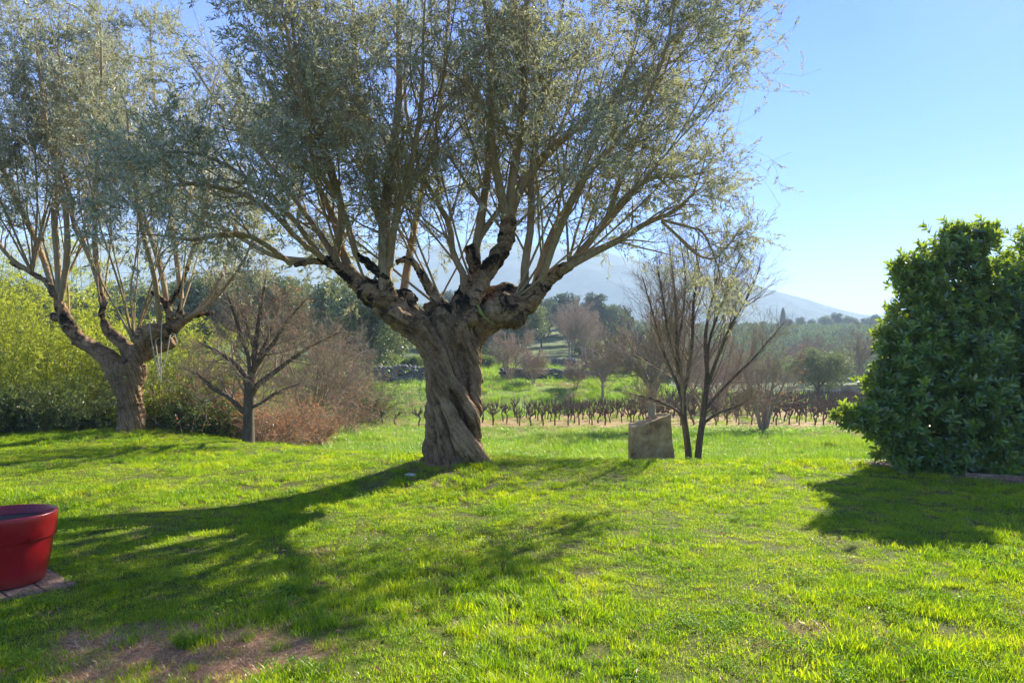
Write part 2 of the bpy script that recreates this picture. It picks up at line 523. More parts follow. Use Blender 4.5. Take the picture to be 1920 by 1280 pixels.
if HAZE > 0:
    haze_box()

# ------------------------------------------------------------------ olive trees
def knotty(limbs, voxel, twist, seed, ridges=(), flute=.035):
    """merge many tapered limbs (nodes with radii, metres) into one gnarled body"""
    acc = Acc()
    for nd in limbs:
        nd = np.array(nd, float)
        K = max(8, len(nd) * 7)
        c = catmull(nd, K)
        p, r = c[:, :3], c[:, 3]
        p = p + .03 * r[:, None] * np.random.default_rng(len(acc.v)).normal(size=p.shape)
        v, q = tubes(p[None], r[None], 14)
        acc.add(v, q, np.arange(14)[None, ::-1] if False else np.array([[*range(13, -1, -1)]]), np.array([[(K - 1) * 14 + i for i in range(14)]]))
    me = acc.mesh("tmp")
    o = bpy.data.objects.new("tmp", me); C.objects.link(o)
    md = o.modifiers.new("r", 'REMESH'); md.mode = 'VOXEL'; md.voxel_size = voxel
    md.use_smooth_shade = True
    sm = o.modifiers.new("s", 'SMOOTH'); sm.iterations = 2; sm.factor = .5
    dg = bpy.context.evaluated_depsgraph_get()
    out = bpy.data.meshes.new_from_object(o.evaluated_get(dg))
    C.objects.unlink(o); bpy.data.objects.remove(o)
    n = len(out.vertices)
    co = np.empty(n * 3, np.float32); out.vertices.foreach_get("co", co); co = co.reshape(-1, 3).astype(float)
    nr = np.empty(n * 3, np.float32); out.vertices.foreach_get("normal", nr); nr = nr.reshape(-1, 3)
    x, y, z = co.T
    th = np.arctan2(y, x) + twist * z
    ca, sa = np.cos(th), np.sin(th)
    # long furrows that turn round the stem with the grain
    f1 = 1 - np.abs(2 * fbm(ca * 3.2 + 5, sa * 3.2 + 3, z * .55, o=3, s=seed) - 1) * 2
    f2 = 1 - np.abs(2 * fbm(ca * 9 + 5, sa * 9 + 3, z * 1.3, o=3, s=seed + 2) - 1) * 2
    f3 = fbm(x * 5, y * 5, z * 5, o=4, s=seed + 4) - .5
    up = sst(1.7, 2.3, z)
    f4 = 1 - np.abs(2 * fbm(x * 7, y * 7, z * 7, o=3, s=seed + 6) - 1) * 2
    disp = flute * (1.1 * (f1 - .5) * (1 - .6 * up) + .85 * (f2 - .5) * (1 - .5 * up)) + .075 * f3 + up * .03 * (f4 - .5)
    disp0 = disp; co = co + nr * disp[:, None]
    disp = disp + .022 * (1 - .6 * up) * ((1 - np.abs(2 * fbm(ca * 22 + 5, sa * 22 + 3, z * 3.0, o=2, s=seed + 9) - 1) * 2) - .5)
    co = co + nr * (disp - disp0)[:, None]
    out.vertices.foreach_set("co", co.astype(np.float32).ravel())
    gr = out.attributes.new("grain", 'FLOAT_VECTOR', 'POINT')
    rad = np.hypot(x, y) * 0 + 1
    gr.data.foreach_set("vector", np.stack([ca, sa, z * .30], 1).astype(np.float32).ravel())
    out.update()
    out.polygons.foreach_set("use_smooth", np.ones(len(out.polygons), bool))
    return out

def olive_tree(name, loc, trunkmesh, shoots, rng, label, group, leafn=15, dens=1.0, leaflen=.08, lat0=.3, rand_shoots=None, lat_len=1.5, droop=-.02):
    root = empty(name, loc)
    tag(root, label, 'olive tree', group)
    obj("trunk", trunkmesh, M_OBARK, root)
    K = 14; rk = np.random.default_rng(77)
    Ps, Rs = [], []
    for nd in shoots:
        nd = [tuple(nd[0])] + [tuple(np.array(q_) + np.append(.035 * rk.normal(size=3), 0)) for q_ in nd[1:]]
        c = catmull(np.array(nd, float), K)
        Ps.append(c[:, :3]); Rs.append(np.maximum(c[:, 3], .006))
    if rand_shoots is not None:
        p0, d0, L, r0 = rand_shoots
        g = grow(p0, d0, L, K, .055, .035, rng)
        Ps += list(g); Rs += list(taper(len(g), K, r0, .006, .8))
    Ps = np.array(Ps); Rs = np.array(Rs)
    L0 = np.linalg.norm(np.diff(Ps, axis=1), axis=2).sum(1)
    b = Acc()
    v, q = tubes(Ps, Rs, 8); b.add(v, q)
    n1 = int(13 * dens)
    p, d, r, t = spawn(Ps, Rs, n1, lat0, .99, 42, 12, rng)
    L1 = np.repeat(L0, n1) * (1.08 - t) * .36 * (.5 + rng.random(len(p))) * (lat_len / 1.5) + .3
    S1 = grow(p, d, L1, 8, .15, .035, rng)
    R1 = taper(len(p), 8, np.minimum(r * .5, .02), .003)
    v, q = tubes(S1, R1, 5); b.add(v, q)
    obj("branches", b.mesh("branches"), M_OSHOOT, root)
    n2 = 7
    p, d, r, t = spawn(S1, R1, n2, .15, 1, 50, 14, rng)
    L2 = np.repeat(L1, n2) * .42 * (.5 + rng.random(len(p))) + .15
    S2 = grow(p, d, L2, 5, .2, droop, rng)
    R2 = taper(len(p), 5, np.minimum(r * .5, .006), .0018)
    b2 = Acc()
    v, q = tubes(S2, R2, 3); b2.add(v, q)
    n3 = 5
    p, d, r, t = spawn(S2, R2, n3, .2, 1, 38, 14, rng)
    # some boughs are bare inside: thin the twigs near the middle of the tree
    keep = rng.random(len(p)) < (.10 + .85 * sst(.37, .60, fbm(p[:, 0] * 1.1 + 3, p[:, 1] * 1.1, p[:, 2] * 1.1, o=3, s=99))) * np.where((p[:, 0] > 2.6) & (p[:, 2] < 3.9) & (leaflen < .085), .28, 1)
    p, d, r = p[keep], d[keep], r[keep]
    L3 = .16 + .26 * rng.random(len(p))
    S3 = grow(p, d, L3, 4, .12, .0, rng)
    v, q = tubes(S3, taper(len(p), 4, .0022, .0012), 3); b2.add(v, q)
    obj("twigs", b2.mesh("twigs"), M_OSHOOT, root)
    p, d, r, t = spawn(S3, taper(len(p), 4, .003, .002), leafn, .05, 1, 42, 12, rng)
    V, Q = leaves(p, d, leaflen * (.65 + .7 * rng.random(len(p))), .019 * leaflen / .08 * (.75 + .5 * rng.random(len(p))), rng)
    me = make_mesh("foliage", V, [Q], False)
    obj("foliage", me, M_OLIVE, root)
    return root, len(p)

def px_nodes(nodes, d0, org):
    """(column, row, depth offset in m, radius in px) -> local xyz r in metres"""
    out = []
    for (px, py, dd, r) in nodes:
        w = P(px, py, d0 + dd) - org
        out.append((*w, r / FPX * (d0 + dd)))
    return out

rng = np.random.default_rng(4)
TO = np.array([TX, TY, hz(TX, TY) - .03])
TL = [
    [(850, 885, 0, 58), (849, 850, 0, 47), (847, 800, 0, 36), (847, 750, 0, 32), (847, 700, 0, 31), (846, 660, 0, 30), (838, 625, 0, 38), (840, 595, 0, 32)],
    # left half of the stem leaning out to the left, ending in the big pollard knob
    [(822, 850, .05, 27), (822, 780, 0, 22), (824, 710, 0, 23), (818, 668, 0, 24), (795, 622, 0, 27), (745, 584, 0, 28), (712, 556, 0, 27), (692, 545, 0, 22)],
    [(700, 560, 0, 20), (676, 532, 0, 17), (655, 516, 0, 14), (632, 500, 0, 12), (612, 488, 0, 9), (585, 490, 0, 7), (552, 496, -.05, 4)],
    # right fork, swollen and ending under a chin-like burr
    [(872, 720, .1, 30), (878, 660, .1, 21), (893, 622, .1, 21), (922, 590, .05, 28), (950, 582, 0, 31), (962, 590, 0, 27), (958, 604, 0, 15)],
    [(945, 575, .05, 28), (985, 568, .05, 20), (1004, 545, .05, 17), (1030, 520, .05, 13), (1052, 505, .05, 11), (1070, 496, .05, 8)],
    [(905, 575, .25, 22), (930, 555, .2, 20), (955, 552, .2, 20), (985, 560, .15, 16)],
    # middle heavy bough
    [(858, 640, -.15, 18), (862, 605, -.22, 20), (878, 572, -.2, 19), (898, 535, -.15, 16), (920, 500, -.1, 15), (940, 468, -.05, 15), (952, 435, 0, 14), (955, 405, 0, 12)],
    [(852, 610, .1, 16), (858, 575, .1, 15), (872, 545, .15, 13), (887, 520, .2, 12), (888, 490, .2, 11), (882, 462, .2, 10)],
    # bent, cut-back bough on the left
    [(838, 585, .0, 13), (822, 565, 0, 10), (806, 540, -.05, 9), (790, 515, -.05, 8), (778, 495, -.05, 8), (762, 487, -.05, 7), (742, 492, -.05, 6)],
    [(735, 575, -.1, 15), (728, 548, -.12, 13), (722, 522, -.12, 11), (703, 505, -.1, 8), (685, 490, -.1, 7), (668, 478, -.1, 6)],
    # ropes of wood winding round the stem from the right foot up to the left
    [(908, 872, -.24, 16), (888, 848, -.36, 21), (868, 822, -.43, 18), (852, 790, -.44, 14), (838, 755, -.44, 13), (824, 715, -.42, 13), (814, 680, -.40, 12), (800, 650, -.38, 12), (777, 612, -.34, 12), (735, 582, -.28, 11)],
    [(895, 816, -.26, 9), (886, 786, -.38, 12), (868, 750, -.44, 11), (850, 720, -.46, 9), (838, 695, -.47, 9), (828, 665, -.47, 9), (816, 640, -.46, 10), (802, 616, -.44, 10), (778, 592, -.36, 10)],
    [(886, 800, -.2, 8), (890, 760, -.18, 11), (890, 715, -.15, 11), (884, 670, -.15, 13), (872, 635, -.2, 15), (862, 608, -.22, 14)],
    [(800, 868, .05, 12), (792, 876, -.1, 9), (784, 884, -.25, 5)],
    [(850, 868, -.35, 12), (846, 880, -.5, 9), (838, 888, -.7, 5)],
    [(893, 860, .1, 14), (880, 800, .2, 16), (880, 740, .2, 18), (880, 690, .15, 16)],
    [(810, 868, -.1, 14), (812, 830, -.18, 12), (815, 780, -.2, 11), (818, 730, -.22, 12), (820, 690, -.22, 12)],
    [(845, 872, -.38, 15), (838, 840, -.34, 13), (832, 800, -.3, 12), (824, 760, -.28, 10)],
    # knobs
    [(700, 545, -.1, 17), (688, 548, -.12, 16), (682, 558, -.1, 9)],
    [(738, 560, .1, 16), (758, 558, .1, 17), (775, 572, .1, 16)],
    [(800, 590, .15, 18), (818, 580, .2, 18), (835, 575, .2, 15)],
    [(858, 565, -.25, 9), (866, 590, -.3, 10), (868, 605, -.28, 7)],
    [(893, 575, -.28, 9), (884, 598, -.3, 10), (876, 608, -.28, 7)],
]
main_trunk = knotty([px_nodes(n, TY, TO) for n in TL], .013, 1.1, 5, flute=.04)
TS = [
    [(625, 498, 0, 8), (640, 420, -.1, 7), (632, 330, -.3, 6), (600, 230, -.6, 4), (560, 110, -1.0, 3), (540, -60, -1.2, 1)],
    [(672, 535, 0, 9), (650, 480, .1, 8), (625, 400, .4, 7), (590, 320, .8, 5), (540, 230, 1.3, 4), (470, 90, 1.9, 1)],
    [(640, 505, 0, 7), (600, 445, .2, 6), (560, 390, .4, 5), (500, 300, .7, 4), (420, 200, 1.1, 3), (350, 100, 1.4, 1)],
    [(722, 545, -.1, 13), (722, 480, -.1, 12), (726, 400, -.1, 11), (733, 300, .1, 9), (742, 180, .3, 7), (750, 40, .5, 4), (755, -160, .7, 1)],
    [(722, 545, .0, 10), (714, 470, .15, 8), (700, 380, .4, 7), (690, 280, .7, 6), (672, 150, 1.0, 4), (655, -80, 1.4, 1)],
    [(730, 500, -.15, 7), (745, 400, -.5, 6), (772, 300, -.9, 5), (790, 180, -1.3, 4), (800, 40, -1.6, 2), (810, -120, -1.8, 1)],
    [(870, 560, .1, 9), (864, 520, .05, 7), (855, 480, .05, 6), (842, 430, .1, 6), (822, 375, .2, 5), (790, 300, .5, 4), (770, 200, .9, 3), (760, 80, 1.3, 1)],
    [(888, 490, .2, 9), (900, 400, .3, 8), (912, 300, .5, 7), (918, 180, .7, 5), (925, 20, .9, 3), (930, -150, 1.1, 1)],
    [(884, 470, .2, 7), (910, 430, .3, 6), (940, 390, .4, 5), (990, 330, .8, 4), (1060, 230, 1.3, 3), (1110, 60, 1.7, 1)],
    [(955, 410, 0, 11), (962, 330, -.1, 9), (975, 230, -.3, 8), (982, 120, -.6, 6), (990, -20, -.9, 4), (1000, -200, -1.2, 1)],
    [(952, 420, 0, 9), (935, 340, -.3, 8), (925, 240, -.8, 6), (925, 130, -1.3, 5), (918, 0, -1.8, 3), (900, -180, -2.2, 1)],
    [(955, 405, 0, 11), (985, 350, .1, 10), (1030, 285, .2, 8), (1090, 225, .4, 7), (1150, 180, .5, 5), (1210, 145, .6, 4), (1265, 100, .7, 3), (1300, 20, .8, 1)],
    [(985, 565, .1, 9), (985, 500, .1, 8), (990, 420, .1, 7), (1000, 320, .2, 6), (1020, 200, .4, 5), (1050, 60, .6, 3), (1075, -110, .8, 1)],
    [(1030, 520, .1, 8), (1075, 490, 0, 8), (1120, 462, 0, 7), (1170, 445, 0, 6), (1215, 425, -.1, 5), (1262, 405, -.2, 4), (1300, 360, -.3, 2), (1330, 270, -.4, 1)],
    [(1068, 497, .1, 8), (1105, 455, .1, 7), (1140, 405, .2, 7), (1185, 360, .3, 5), (1230, 335, .3, 4), (1290, 330, .4, 3), (1350, 320, .5, 1)],
    [(1140, 405, .2, 6), (1160, 350, .1, 5), (1185, 280, 0, 4), (1220, 200, -.1, 3), (1250, 110, -.2, 2), (1290, 0, -.3, 1)],
    [(1240, 415, -.1, 3), (1270, 440, -.1, 3), (1300, 465, 0, 2.4), (1335, 480, .1, 2), (1362, 470, .1, 1.4), (1375, 440, .1, 1)],
    [(1240, 412, -.1, 3), (1290, 425, -.2, 2.6), (1330, 440, -.3, 2), (1350, 500, -.4, 1.5), (1345, 540, -.4, 1)],
    [(548, 497, -.05, 5), (500, 455, -.3, 5), (440, 440, -.8, 4), (370, 445, -1.3, 3), (300, 450, -1.8, 2), (235, 440, -2.2, 1)],
    [(612, 488, 0, 6), (560, 440, -.5, 5), (490, 380, -1.2, 5), (400, 345, -1.9, 4), (310, 350, -2.5, 3), (240, 380, -2.9, 1)],
    [(600, 480, 0, 6), (540, 400, -.3, 5), (460, 330, -.8, 4), (390, 290, -1.2, 3), (330, 280, -1.5, 2), (270, 300, -1.8, 1)],
    [(585, 490, 0, 6), (520, 480, .3, 5), (450, 450, .8, 4), (380, 400, 1.4, 3), (330, 330, 1.9, 2), (300, 250, 2.2, 1)],
    [(668, 480, -.1, 6), (640, 400, -.5, 6), (600, 300, -1.2, 5), (570, 200, -1.8, 4), (540, 60, -2.3, 3), (520, -100, -2.6, 1)],
    [(755, 560, .1, 8), (770, 470, .5, 7), (800, 350, 1.2, 5), (820, 220, 1.8, 4), (840, 60, 2.3, 3), (850, -100, 2.6, 1)],
    [(1000, 548, .1, 8), (1030, 450, .5, 7), (1075, 350, 1.1, 5), (1130, 240, 1.7, 4), (1180, 100, 2.2, 3), (1210, -60, 2.5, 1)],
    [(1010, 540, .05, 8), (1050, 440, -.4, 7), (1110, 330, -1.0, 5), (1180, 230, -1.5, 4), (1240, 110, -1.9, 3), (1275, -40, -2.2, 1)],
]
TSl = [px_nodes(n, TY, TO) for n in TS]
kn = np.array([px_nodes([k], TY, TO)[0][:3] for k in [(692, 545, 0, 1), (745, 560, 0, 1), (820, 575, .1, 1), (885, 530, .1, 1), (950, 440, 0, 1), (960, 565, 0, 1), (1020, 525, 0, 1), (640, 505, 0, 1), (840, 590, .1, 1), (1065, 498, 0, 1)]])
nr_ = 26
p0 = kn[rng.integers(0, len(kn), nr_)]
a_ = rng.random(nr_) * 2 * np.pi; e_ = R(1) * (18 + 32 * rng.random(nr_))
d0 = np.stack([np.sin(e_) * np.cos(a_) + (p0[:, 0] - 0) * .16, np.sin(e_) * np.sin(a_), np.cos(e_)], 1)
L_ = 3.6 + 2.6 * rng.random(nr_)
main_olive, nl = olive_tree("olive_tree", TO, main_trunk, TSl, rng,
    "big old olive tree with a thick twisted trunk in the middle of the lawn", "old olive trees on the lawn",
    leafn=15, dens=1.0, lat0=.20, rand_shoots=(p0, d0, L_, .016 + .010 * rng.random(nr_)))
print("main olive leaves", nl)

rng = np.random.default_rng(9)
LO = np.array([LX, LY, hz(LX, LY) - .03])
LL = [
    [(247, 838, 0, 33), (247, 812, 0, 25), (246, 770, 0, 22), (243, 730, 0, 21), (240, 700, 0, 24), (240, 685, 0, 22)],
    [(236, 740, 0, 16), (222, 700, 0, 19), (205, 672, 0, 17), (180, 655, 0, 14), (150, 637, 0, 13), (132, 615, 0, 12), (120, 590, 0, 11), (112, 570, 0, 9), (104, 550, 0, 8), (85, 528, 0, 6), (60, 512, 0, 5), (20, 490, .1, 4)],
    [(255, 720, 0, 15), (260, 680, 0, 16), (262, 650, 0, 16), (268, 630, 0, 15), (290, 622, 0, 14), (312, 618, 0, 13), (330, 612, 0, 10), (345, 600, 0, 8), (362, 592, 0, 5), (400, 586, 0, 3)],
    [(250, 670, .1, 15), (232, 648, .1, 12), (212, 628, .1, 10), (198, 612, .1, 8), (191, 590, .1, 6), (196, 565, .1, 5), (186, 535, .1, 4)],
    [(270, 665, .2, 12), (290, 650, .25, 12), (312, 642, .25, 13), (325, 640, .2, 11)],
    [(315, 615, -.1, 8), (318, 590, -.1, 6), (312, 570, -.1, 5), (295, 555, -.1, 4), (280, 545, -.1, 3)],
    [(314, 575, -.1, 5), (325, 560, -.1, 4), (340, 535, -.1, 3.5), (352, 500, -.1, 3)],
    [(335, 605, 0, 7), (338, 580, 0, 5), (340, 565, 0, 4)],
    [(215, 840, -.1, 10), (232, 815, -.1, 12), (236, 780, -.15, 10), (232, 740, -.1, 10), (218, 705, -.08, 9)],
    [(108, 600, .1, 9), (102, 592, .1, 8), (98, 590, .1, 5)],
]
left_trunk = knotty([px_nodes(n, LY, LO) for n in LL], .022, .8, 15, flute=.035)
LS = [
    [(112, 575, 0, 7), (108, 500, 0, 6), (105, 400, 0, 6), (108, 300, .2, 5), (110, 180, .4, 3), (108, 40, .5, 1)],
    [(100, 545, 0, 6), (78, 470, .2, 5), (45, 400, .4, 5), (15, 330, .7, 4), (-20, 220, 1.0, 2), (-40, 120, 1.2, 1)],
    [(112, 570, 0, 6), (122, 480, -.2, 6), (118, 380, -.5, 5), (95, 270, -.9, 4), (80, 160, -1.2, 3), (70, 40, -1.4, 1)],
    [(60, 512, 0, 5), (20, 480, -.2, 4), (-20, 430, -.5, 4), (-70, 360, -.8, 3), (-120, 250, -1.1, 1)],
    [(186, 535, .1, 5), (170, 480, .1, 5), (140, 420, .2, 4), (118, 350, .4, 4), (90, 250, .7, 3), (40, 120, 1.0, 1)],
    [(190, 550, .1, 5), (180, 470, 0, 5), (178, 380, -.2, 4), (185, 280, -.4, 4), (190, 160, -.6, 3), (186, 40, -.8, 1)],
    [(340, 560, 0, 5), (335, 480, .2, 5), (320, 390, .5, 4), (300, 280, .9, 3), (290, 150, 1.3, 2), (280, 40, 1.5, 1)],
    [(352, 500, -.1, 4), (375, 430, -.3, 4), (395, 350, -.6, 3), (400, 250, -1.0, 2), (405, 140, -1.3, 1)],
    [(362, 592, 0, 5), (400, 540, .1, 4), (425, 480, .2, 4), (445, 400, .3, 3), (455, 300, .5, 2), (460, 220, .6, 1)],
    [(320, 600, 0, 6), (300, 500, .5, 5), (270, 400, 1.2, 4), (235, 290, 1.7, 3), (215, 150, 2.1, 2), (205, 30, 2.4, 1)],
    [(300, 615, 0, 5), (290, 520, -.6, 5), (265, 420, -1.3, 4), (245, 310, -1.9, 3), (235, 200, -2.3, 1)],
    [(345, 598, 0, 4), (385, 570, -.4, 4), (430, 530, -.9, 3), (465, 470, -1.4, 2), (480, 420, -1.7, 1)],
]
LSl = [px_nodes(n, LY, LO) for n in LS]
kn = np.array([px_nodes([k], LY, LO)[0][:3] for k in [(108, 555, 0, 1), (130, 605, 0, 1), (190, 590, .1, 1), (335, 605, 0, 1), (250, 640, 0, 1), (60, 512, 0, 1)]])
nr_ = 26
p0 = kn[rng.integers(0, len(kn), nr_)]
a_ = rng.random(nr_) * 2 * np.pi; e_ = R(1) * (8 + 26 * rng.random(nr_))
d0 = np.stack([np.sin(e_) * np.cos(a_) + p0[:, 0] * .06, np.sin(e_) * np.sin(a_), np.cos(e_)], 1)
left_olive, nl = olive_tree("olive_tree", LO, left_trunk, LSl, rng,
    "smaller forked olive tree with ropes on its limb, in front of the bamboo", "old olive trees on the lawn",
    leafn=15, dens=.9, leaflen=.088, lat0=.28, rand_shoots=(p0, d0, 4.4 + 3.2 * rng.random(nr_), .02 + .015 * rng.random(nr_)))
print("left olive leaves", nl)

# ropes and strap
def ribbon_mesh(paths, w, th=.004):
    acc = Acc()
    for pth, ax in paths:
        c = catmull(np.array(pth, float), 16); ax = unit(np.array(ax, float))
        T = unit(np.gradient(c, axis=0)); n = unit(np.cross(T, ax))
        s = ax[None] * w / 2
        V = np.stack([c - s - n * th, c + s - n * th, c + s + n * th, c - s + n * th], 1)
        K = len(c); i = np.arange(K * 4).reshape(K, 4)
        q = np.stack([i[:-1], np.roll(i[:-1], -1, 1), np.roll(i[1:], -1, 1), i[1:]], -1).reshape(-1, 4)
        acc.add(V.reshape(-1, 3), q)
    return acc.mesh("ribbon", False)
M_ROPE = plain("pale_rope", [(.3, (.34, .29, .20)), (.7, (.55, .50, .38))], scale=60, bump=.3)
M_STRAP = plain("yellow_green_strap", [(.3, (.18, .19, .04)), (.7, (.36, .36, .10))], scale=40, bump=.2)
acc = Acc()
for (a, b, c, dd) in [((281, 606), (287, 655), (299, 704), -.26), ((303, 606), (302, 655), (301, 712), -.30), ((318, 632), (312, 668), (303, 698), -.24), ((292, 640), (297, 680), (301, 700), -.22)]:
    nodes = np.array([P(a[0], a[1] + 2, LY + dd), P(b[0], b[1], LY + dd), P(c[0], c[1], LY + dd)])
    top = nodes[0]
    over = [top + np.array([0, .35, -.10]), top + np.array([0, .2, .12]), top + np.array([0, .03, .06])]
    pth = catmull(np.vstack([over, nodes]), 20)
    v, q = tubes(pth[None], np.full((1, 20), .013), 6); acc.add(v, q)
tag(obj("hanging_rope", acc.mesh("rope"), M_ROPE), "pale ropes hanging from the right limb of the smaller olive tree", "rope")
def pp(x, y, dd): return tuple(P(x, y, TY + dd))
tag(obj("strap", ribbon_mesh([([pp(884, 552, .25), pp(890, 560, -.1), pp(897, 575, -.36), pp(908, 592, -.36), pp(922, 606, -.26), pp(930, 604, .1)], (.8, .1, -.35)),
                              ([pp(880, 556, .2), pp(888, 570, -.2), pp(899, 585, -.38), pp(912, 598, -.36), pp(923, 607, -.24), pp(930, 606, .1)], (.8, .1, -.35))], .05), M_STRAP),
    "yellow-green strap looped round the right fork of the big olive trunk", "strap")
c = catmull(np.array([P(796, 700, TY - .1), P(789, 718, TY - .25), P(787, 738, TY - .28), P(790, 752, TY - .25), P(797, 748, TY - .2)]), 18)
v, q = tubes(c[None], np.full((1, 18), .006), 5)
tag(obj("wire_loop", make_mesh("wire_loop", v, [q]), M_ROPE), "thin wire loop sticking out of the left side of the big olive trunk", "wire")

# ------------------------------------------------------------------ red pot on its board, standing stone
def lathe(prof, n=72):
    prof = np.array(prof); K = len(prof)
    th = np.arange(n) / n * 2 * np.pi
    V = np.stack([prof[:, None, 0] * np.cos(th), prof[:, None, 0] * np.sin(th), np.broadcast_to(prof[:, None, 1], (K, n))], -1)
    i = np.arange(K * n).reshape(K, n)
    q = np.stack([i[:-1], np.roll(i[:-1], -1, 1), np.roll(i[1:], -1, 1), i[1:]], -1).reshape(-1, 4)
    return V.reshape(-1, 3), q
def pot_mat():
    m, ns, ls = mat("red_glazed_plastic")
    tc = ns.new("ShaderNodeTexCoord"); o = tc.outputs['Object']
    n = noise_tex(ns, ls, 7, 6, .7, o)
    col = ramp(ns, ls, n, [(.3, (.24, .003, .008)), (.6, (.34, .006, .012)), (.8, (.38, .05, .04))])
    n2 = noise_tex(ns, ls, 30, 3, .5, o)
    spot = ramp(ns, ls, n2, [(.745, (0, 0, 0)), (.765, (1, 1, 1))])
    col = mixc(ns, ls, spot, col, (.5, .3, .25))
    sep = ns.new("ShaderNodeSeparateXYZ"); ls.new(o, sep.inputs[0])
    mud = ns.new("ShaderNodeMapRange"); ls.new(sep.outputs[2], mud.inputs[0])
    mud.inputs[1].default_value = .10; mud.inputs[2].default_value = 0
    col = mixc(ns, ls, math_(ns, ls, 'MULTIPLY', mud.outputs[0], math_(ns, ls, 'MULTIPLY', n, .9)), col, (.14, .07, .05))
    p = ns.new("ShaderNodeBsdfPrincipled"); ls.new(col, p.inputs['Base Color'])
    ls.new(ramp(ns, ls, n, [(.3, (.24, .24, .24)), (.7, (.42, .42, .42))]), p.inputs['Roughness'])
    b = ns.new("ShaderNodeBump"); b.inputs['Strength'].default_value = .15; b.inputs['Distance'].default_value = .01
    ls.new(noise_tex(ns, ls, 5, 4, .6, o), b.inputs['Height']); ls.new(b.outputs[0], p.inputs['Normal'])
    out = ns.new("ShaderNodeOutputMaterial"); ls.new(p.outputs[0], out.inputs[0])
    return m
BX, BY = -3.86, 5.06
bz = hz(BX, BY)
def slab(name, sx, sy, sz, seed, rough=.004, n=18, chamfer=.006):
    """box with worn, slightly uneven faces"""
    import bmesh
    bm = bmesh.new(); bmesh.ops.create_cube(bm, size=1)
    bmesh.ops.scale(bm, vec=(sx, sy, sz), verts=bm.verts)
    bmesh.ops.bevel(bm, geom=bm.edges[:], offset=chamfer, segments=2, affect='EDGES')
    bmesh.ops.subdivide_edges(bm, edges=[e for e in bm.edges if e.calc_length() > .15], cuts=n, use_grid_fill=True)
    for v in bm.verts:
        v.co += Vector((mnoise.noise(v.co * 9 + Vector((seed, 0, 0))), mnoise.noise(v.co * 9 + Vector((0, seed, 5))), mnoise.noise(v.co * 7 + Vector((seed, 3, 0))))) * rough
    me = bpy.data.meshes.new(name); bm.to_mesh(me); bm.free()
    return me
M_BOARD = plain("weathered_brown_wood", [(.3, (.13, .075, .045)), (.5, (.26, .16, .10)), (.72, (.40, .29, .20))], scale=9, bump=.5, stretch=(1, 9, 1), rough=.85)
ang = math.atan2(-.78, -.62)
bd = empty("wooden_board", (BX, BY, bz + .012), math.atan2(.62, -.78))
tag(bd, "weathered brown wooden board lying on the lawn under the red pot", "board")
for k in range(4):
    o = obj("plank", slab("plank", .84, .205, .026, k * 3.1), M_BOARD, bd, (0, -.3165 + .211 * k, 0))
pt = empty("plant_pot", (BX + .04, BY + .08, bz + .027))
tag(pt, "large round red pot filled with soil at the left edge of the lawn", "plant pot")
prof = [(.955 * a_, .955 * b_) for a_, b_ in [(0, 0), (.20, 0), (.262, .004), (.272, .02), (.292, .12), (.314, .25), (.326, .342), (.328, .350), (.340, .353), (.344, .362), (.352, .50), (.354, .536), (.351, .545), (.343, .548), (.333, .546), (.329, .538), (.322, .44), (.31, .40)]]
v, q = lathe(prof)
obj("body", make_mesh("body", v, [q]), pot_mat(), pt)
v, q = lathe([(0.001, .468), (.08, .470), (.17, .465), (.25, .463), (.311, .455)], 60)
v[:, 2] += .022 * (fbm(v[:, 0] * 22, v[:, 1] * 22, s=4) - .5)
M_SOIL = plain("potting_soil", [(.3, (.02, .014, .010)), (.6, (.06, .042, .03)), (.8, (.14, .10, .08))], scale=60, bump=1)
obj("soil", make_mesh("soil", v, [q]), M_SOIL, pt)
c = catmull(np.array([(-.13, -.12, .47), (-.12, -.14, .51), (-.10, -.16, .53), (-.06, -.15, .525)]), 10)
v, q = tubes(c[None], taper(1, 10, .012, .007), 6)
obj("cut_stem", make_mesh("cut_stem", v, [q]), M_ROPE, pt)

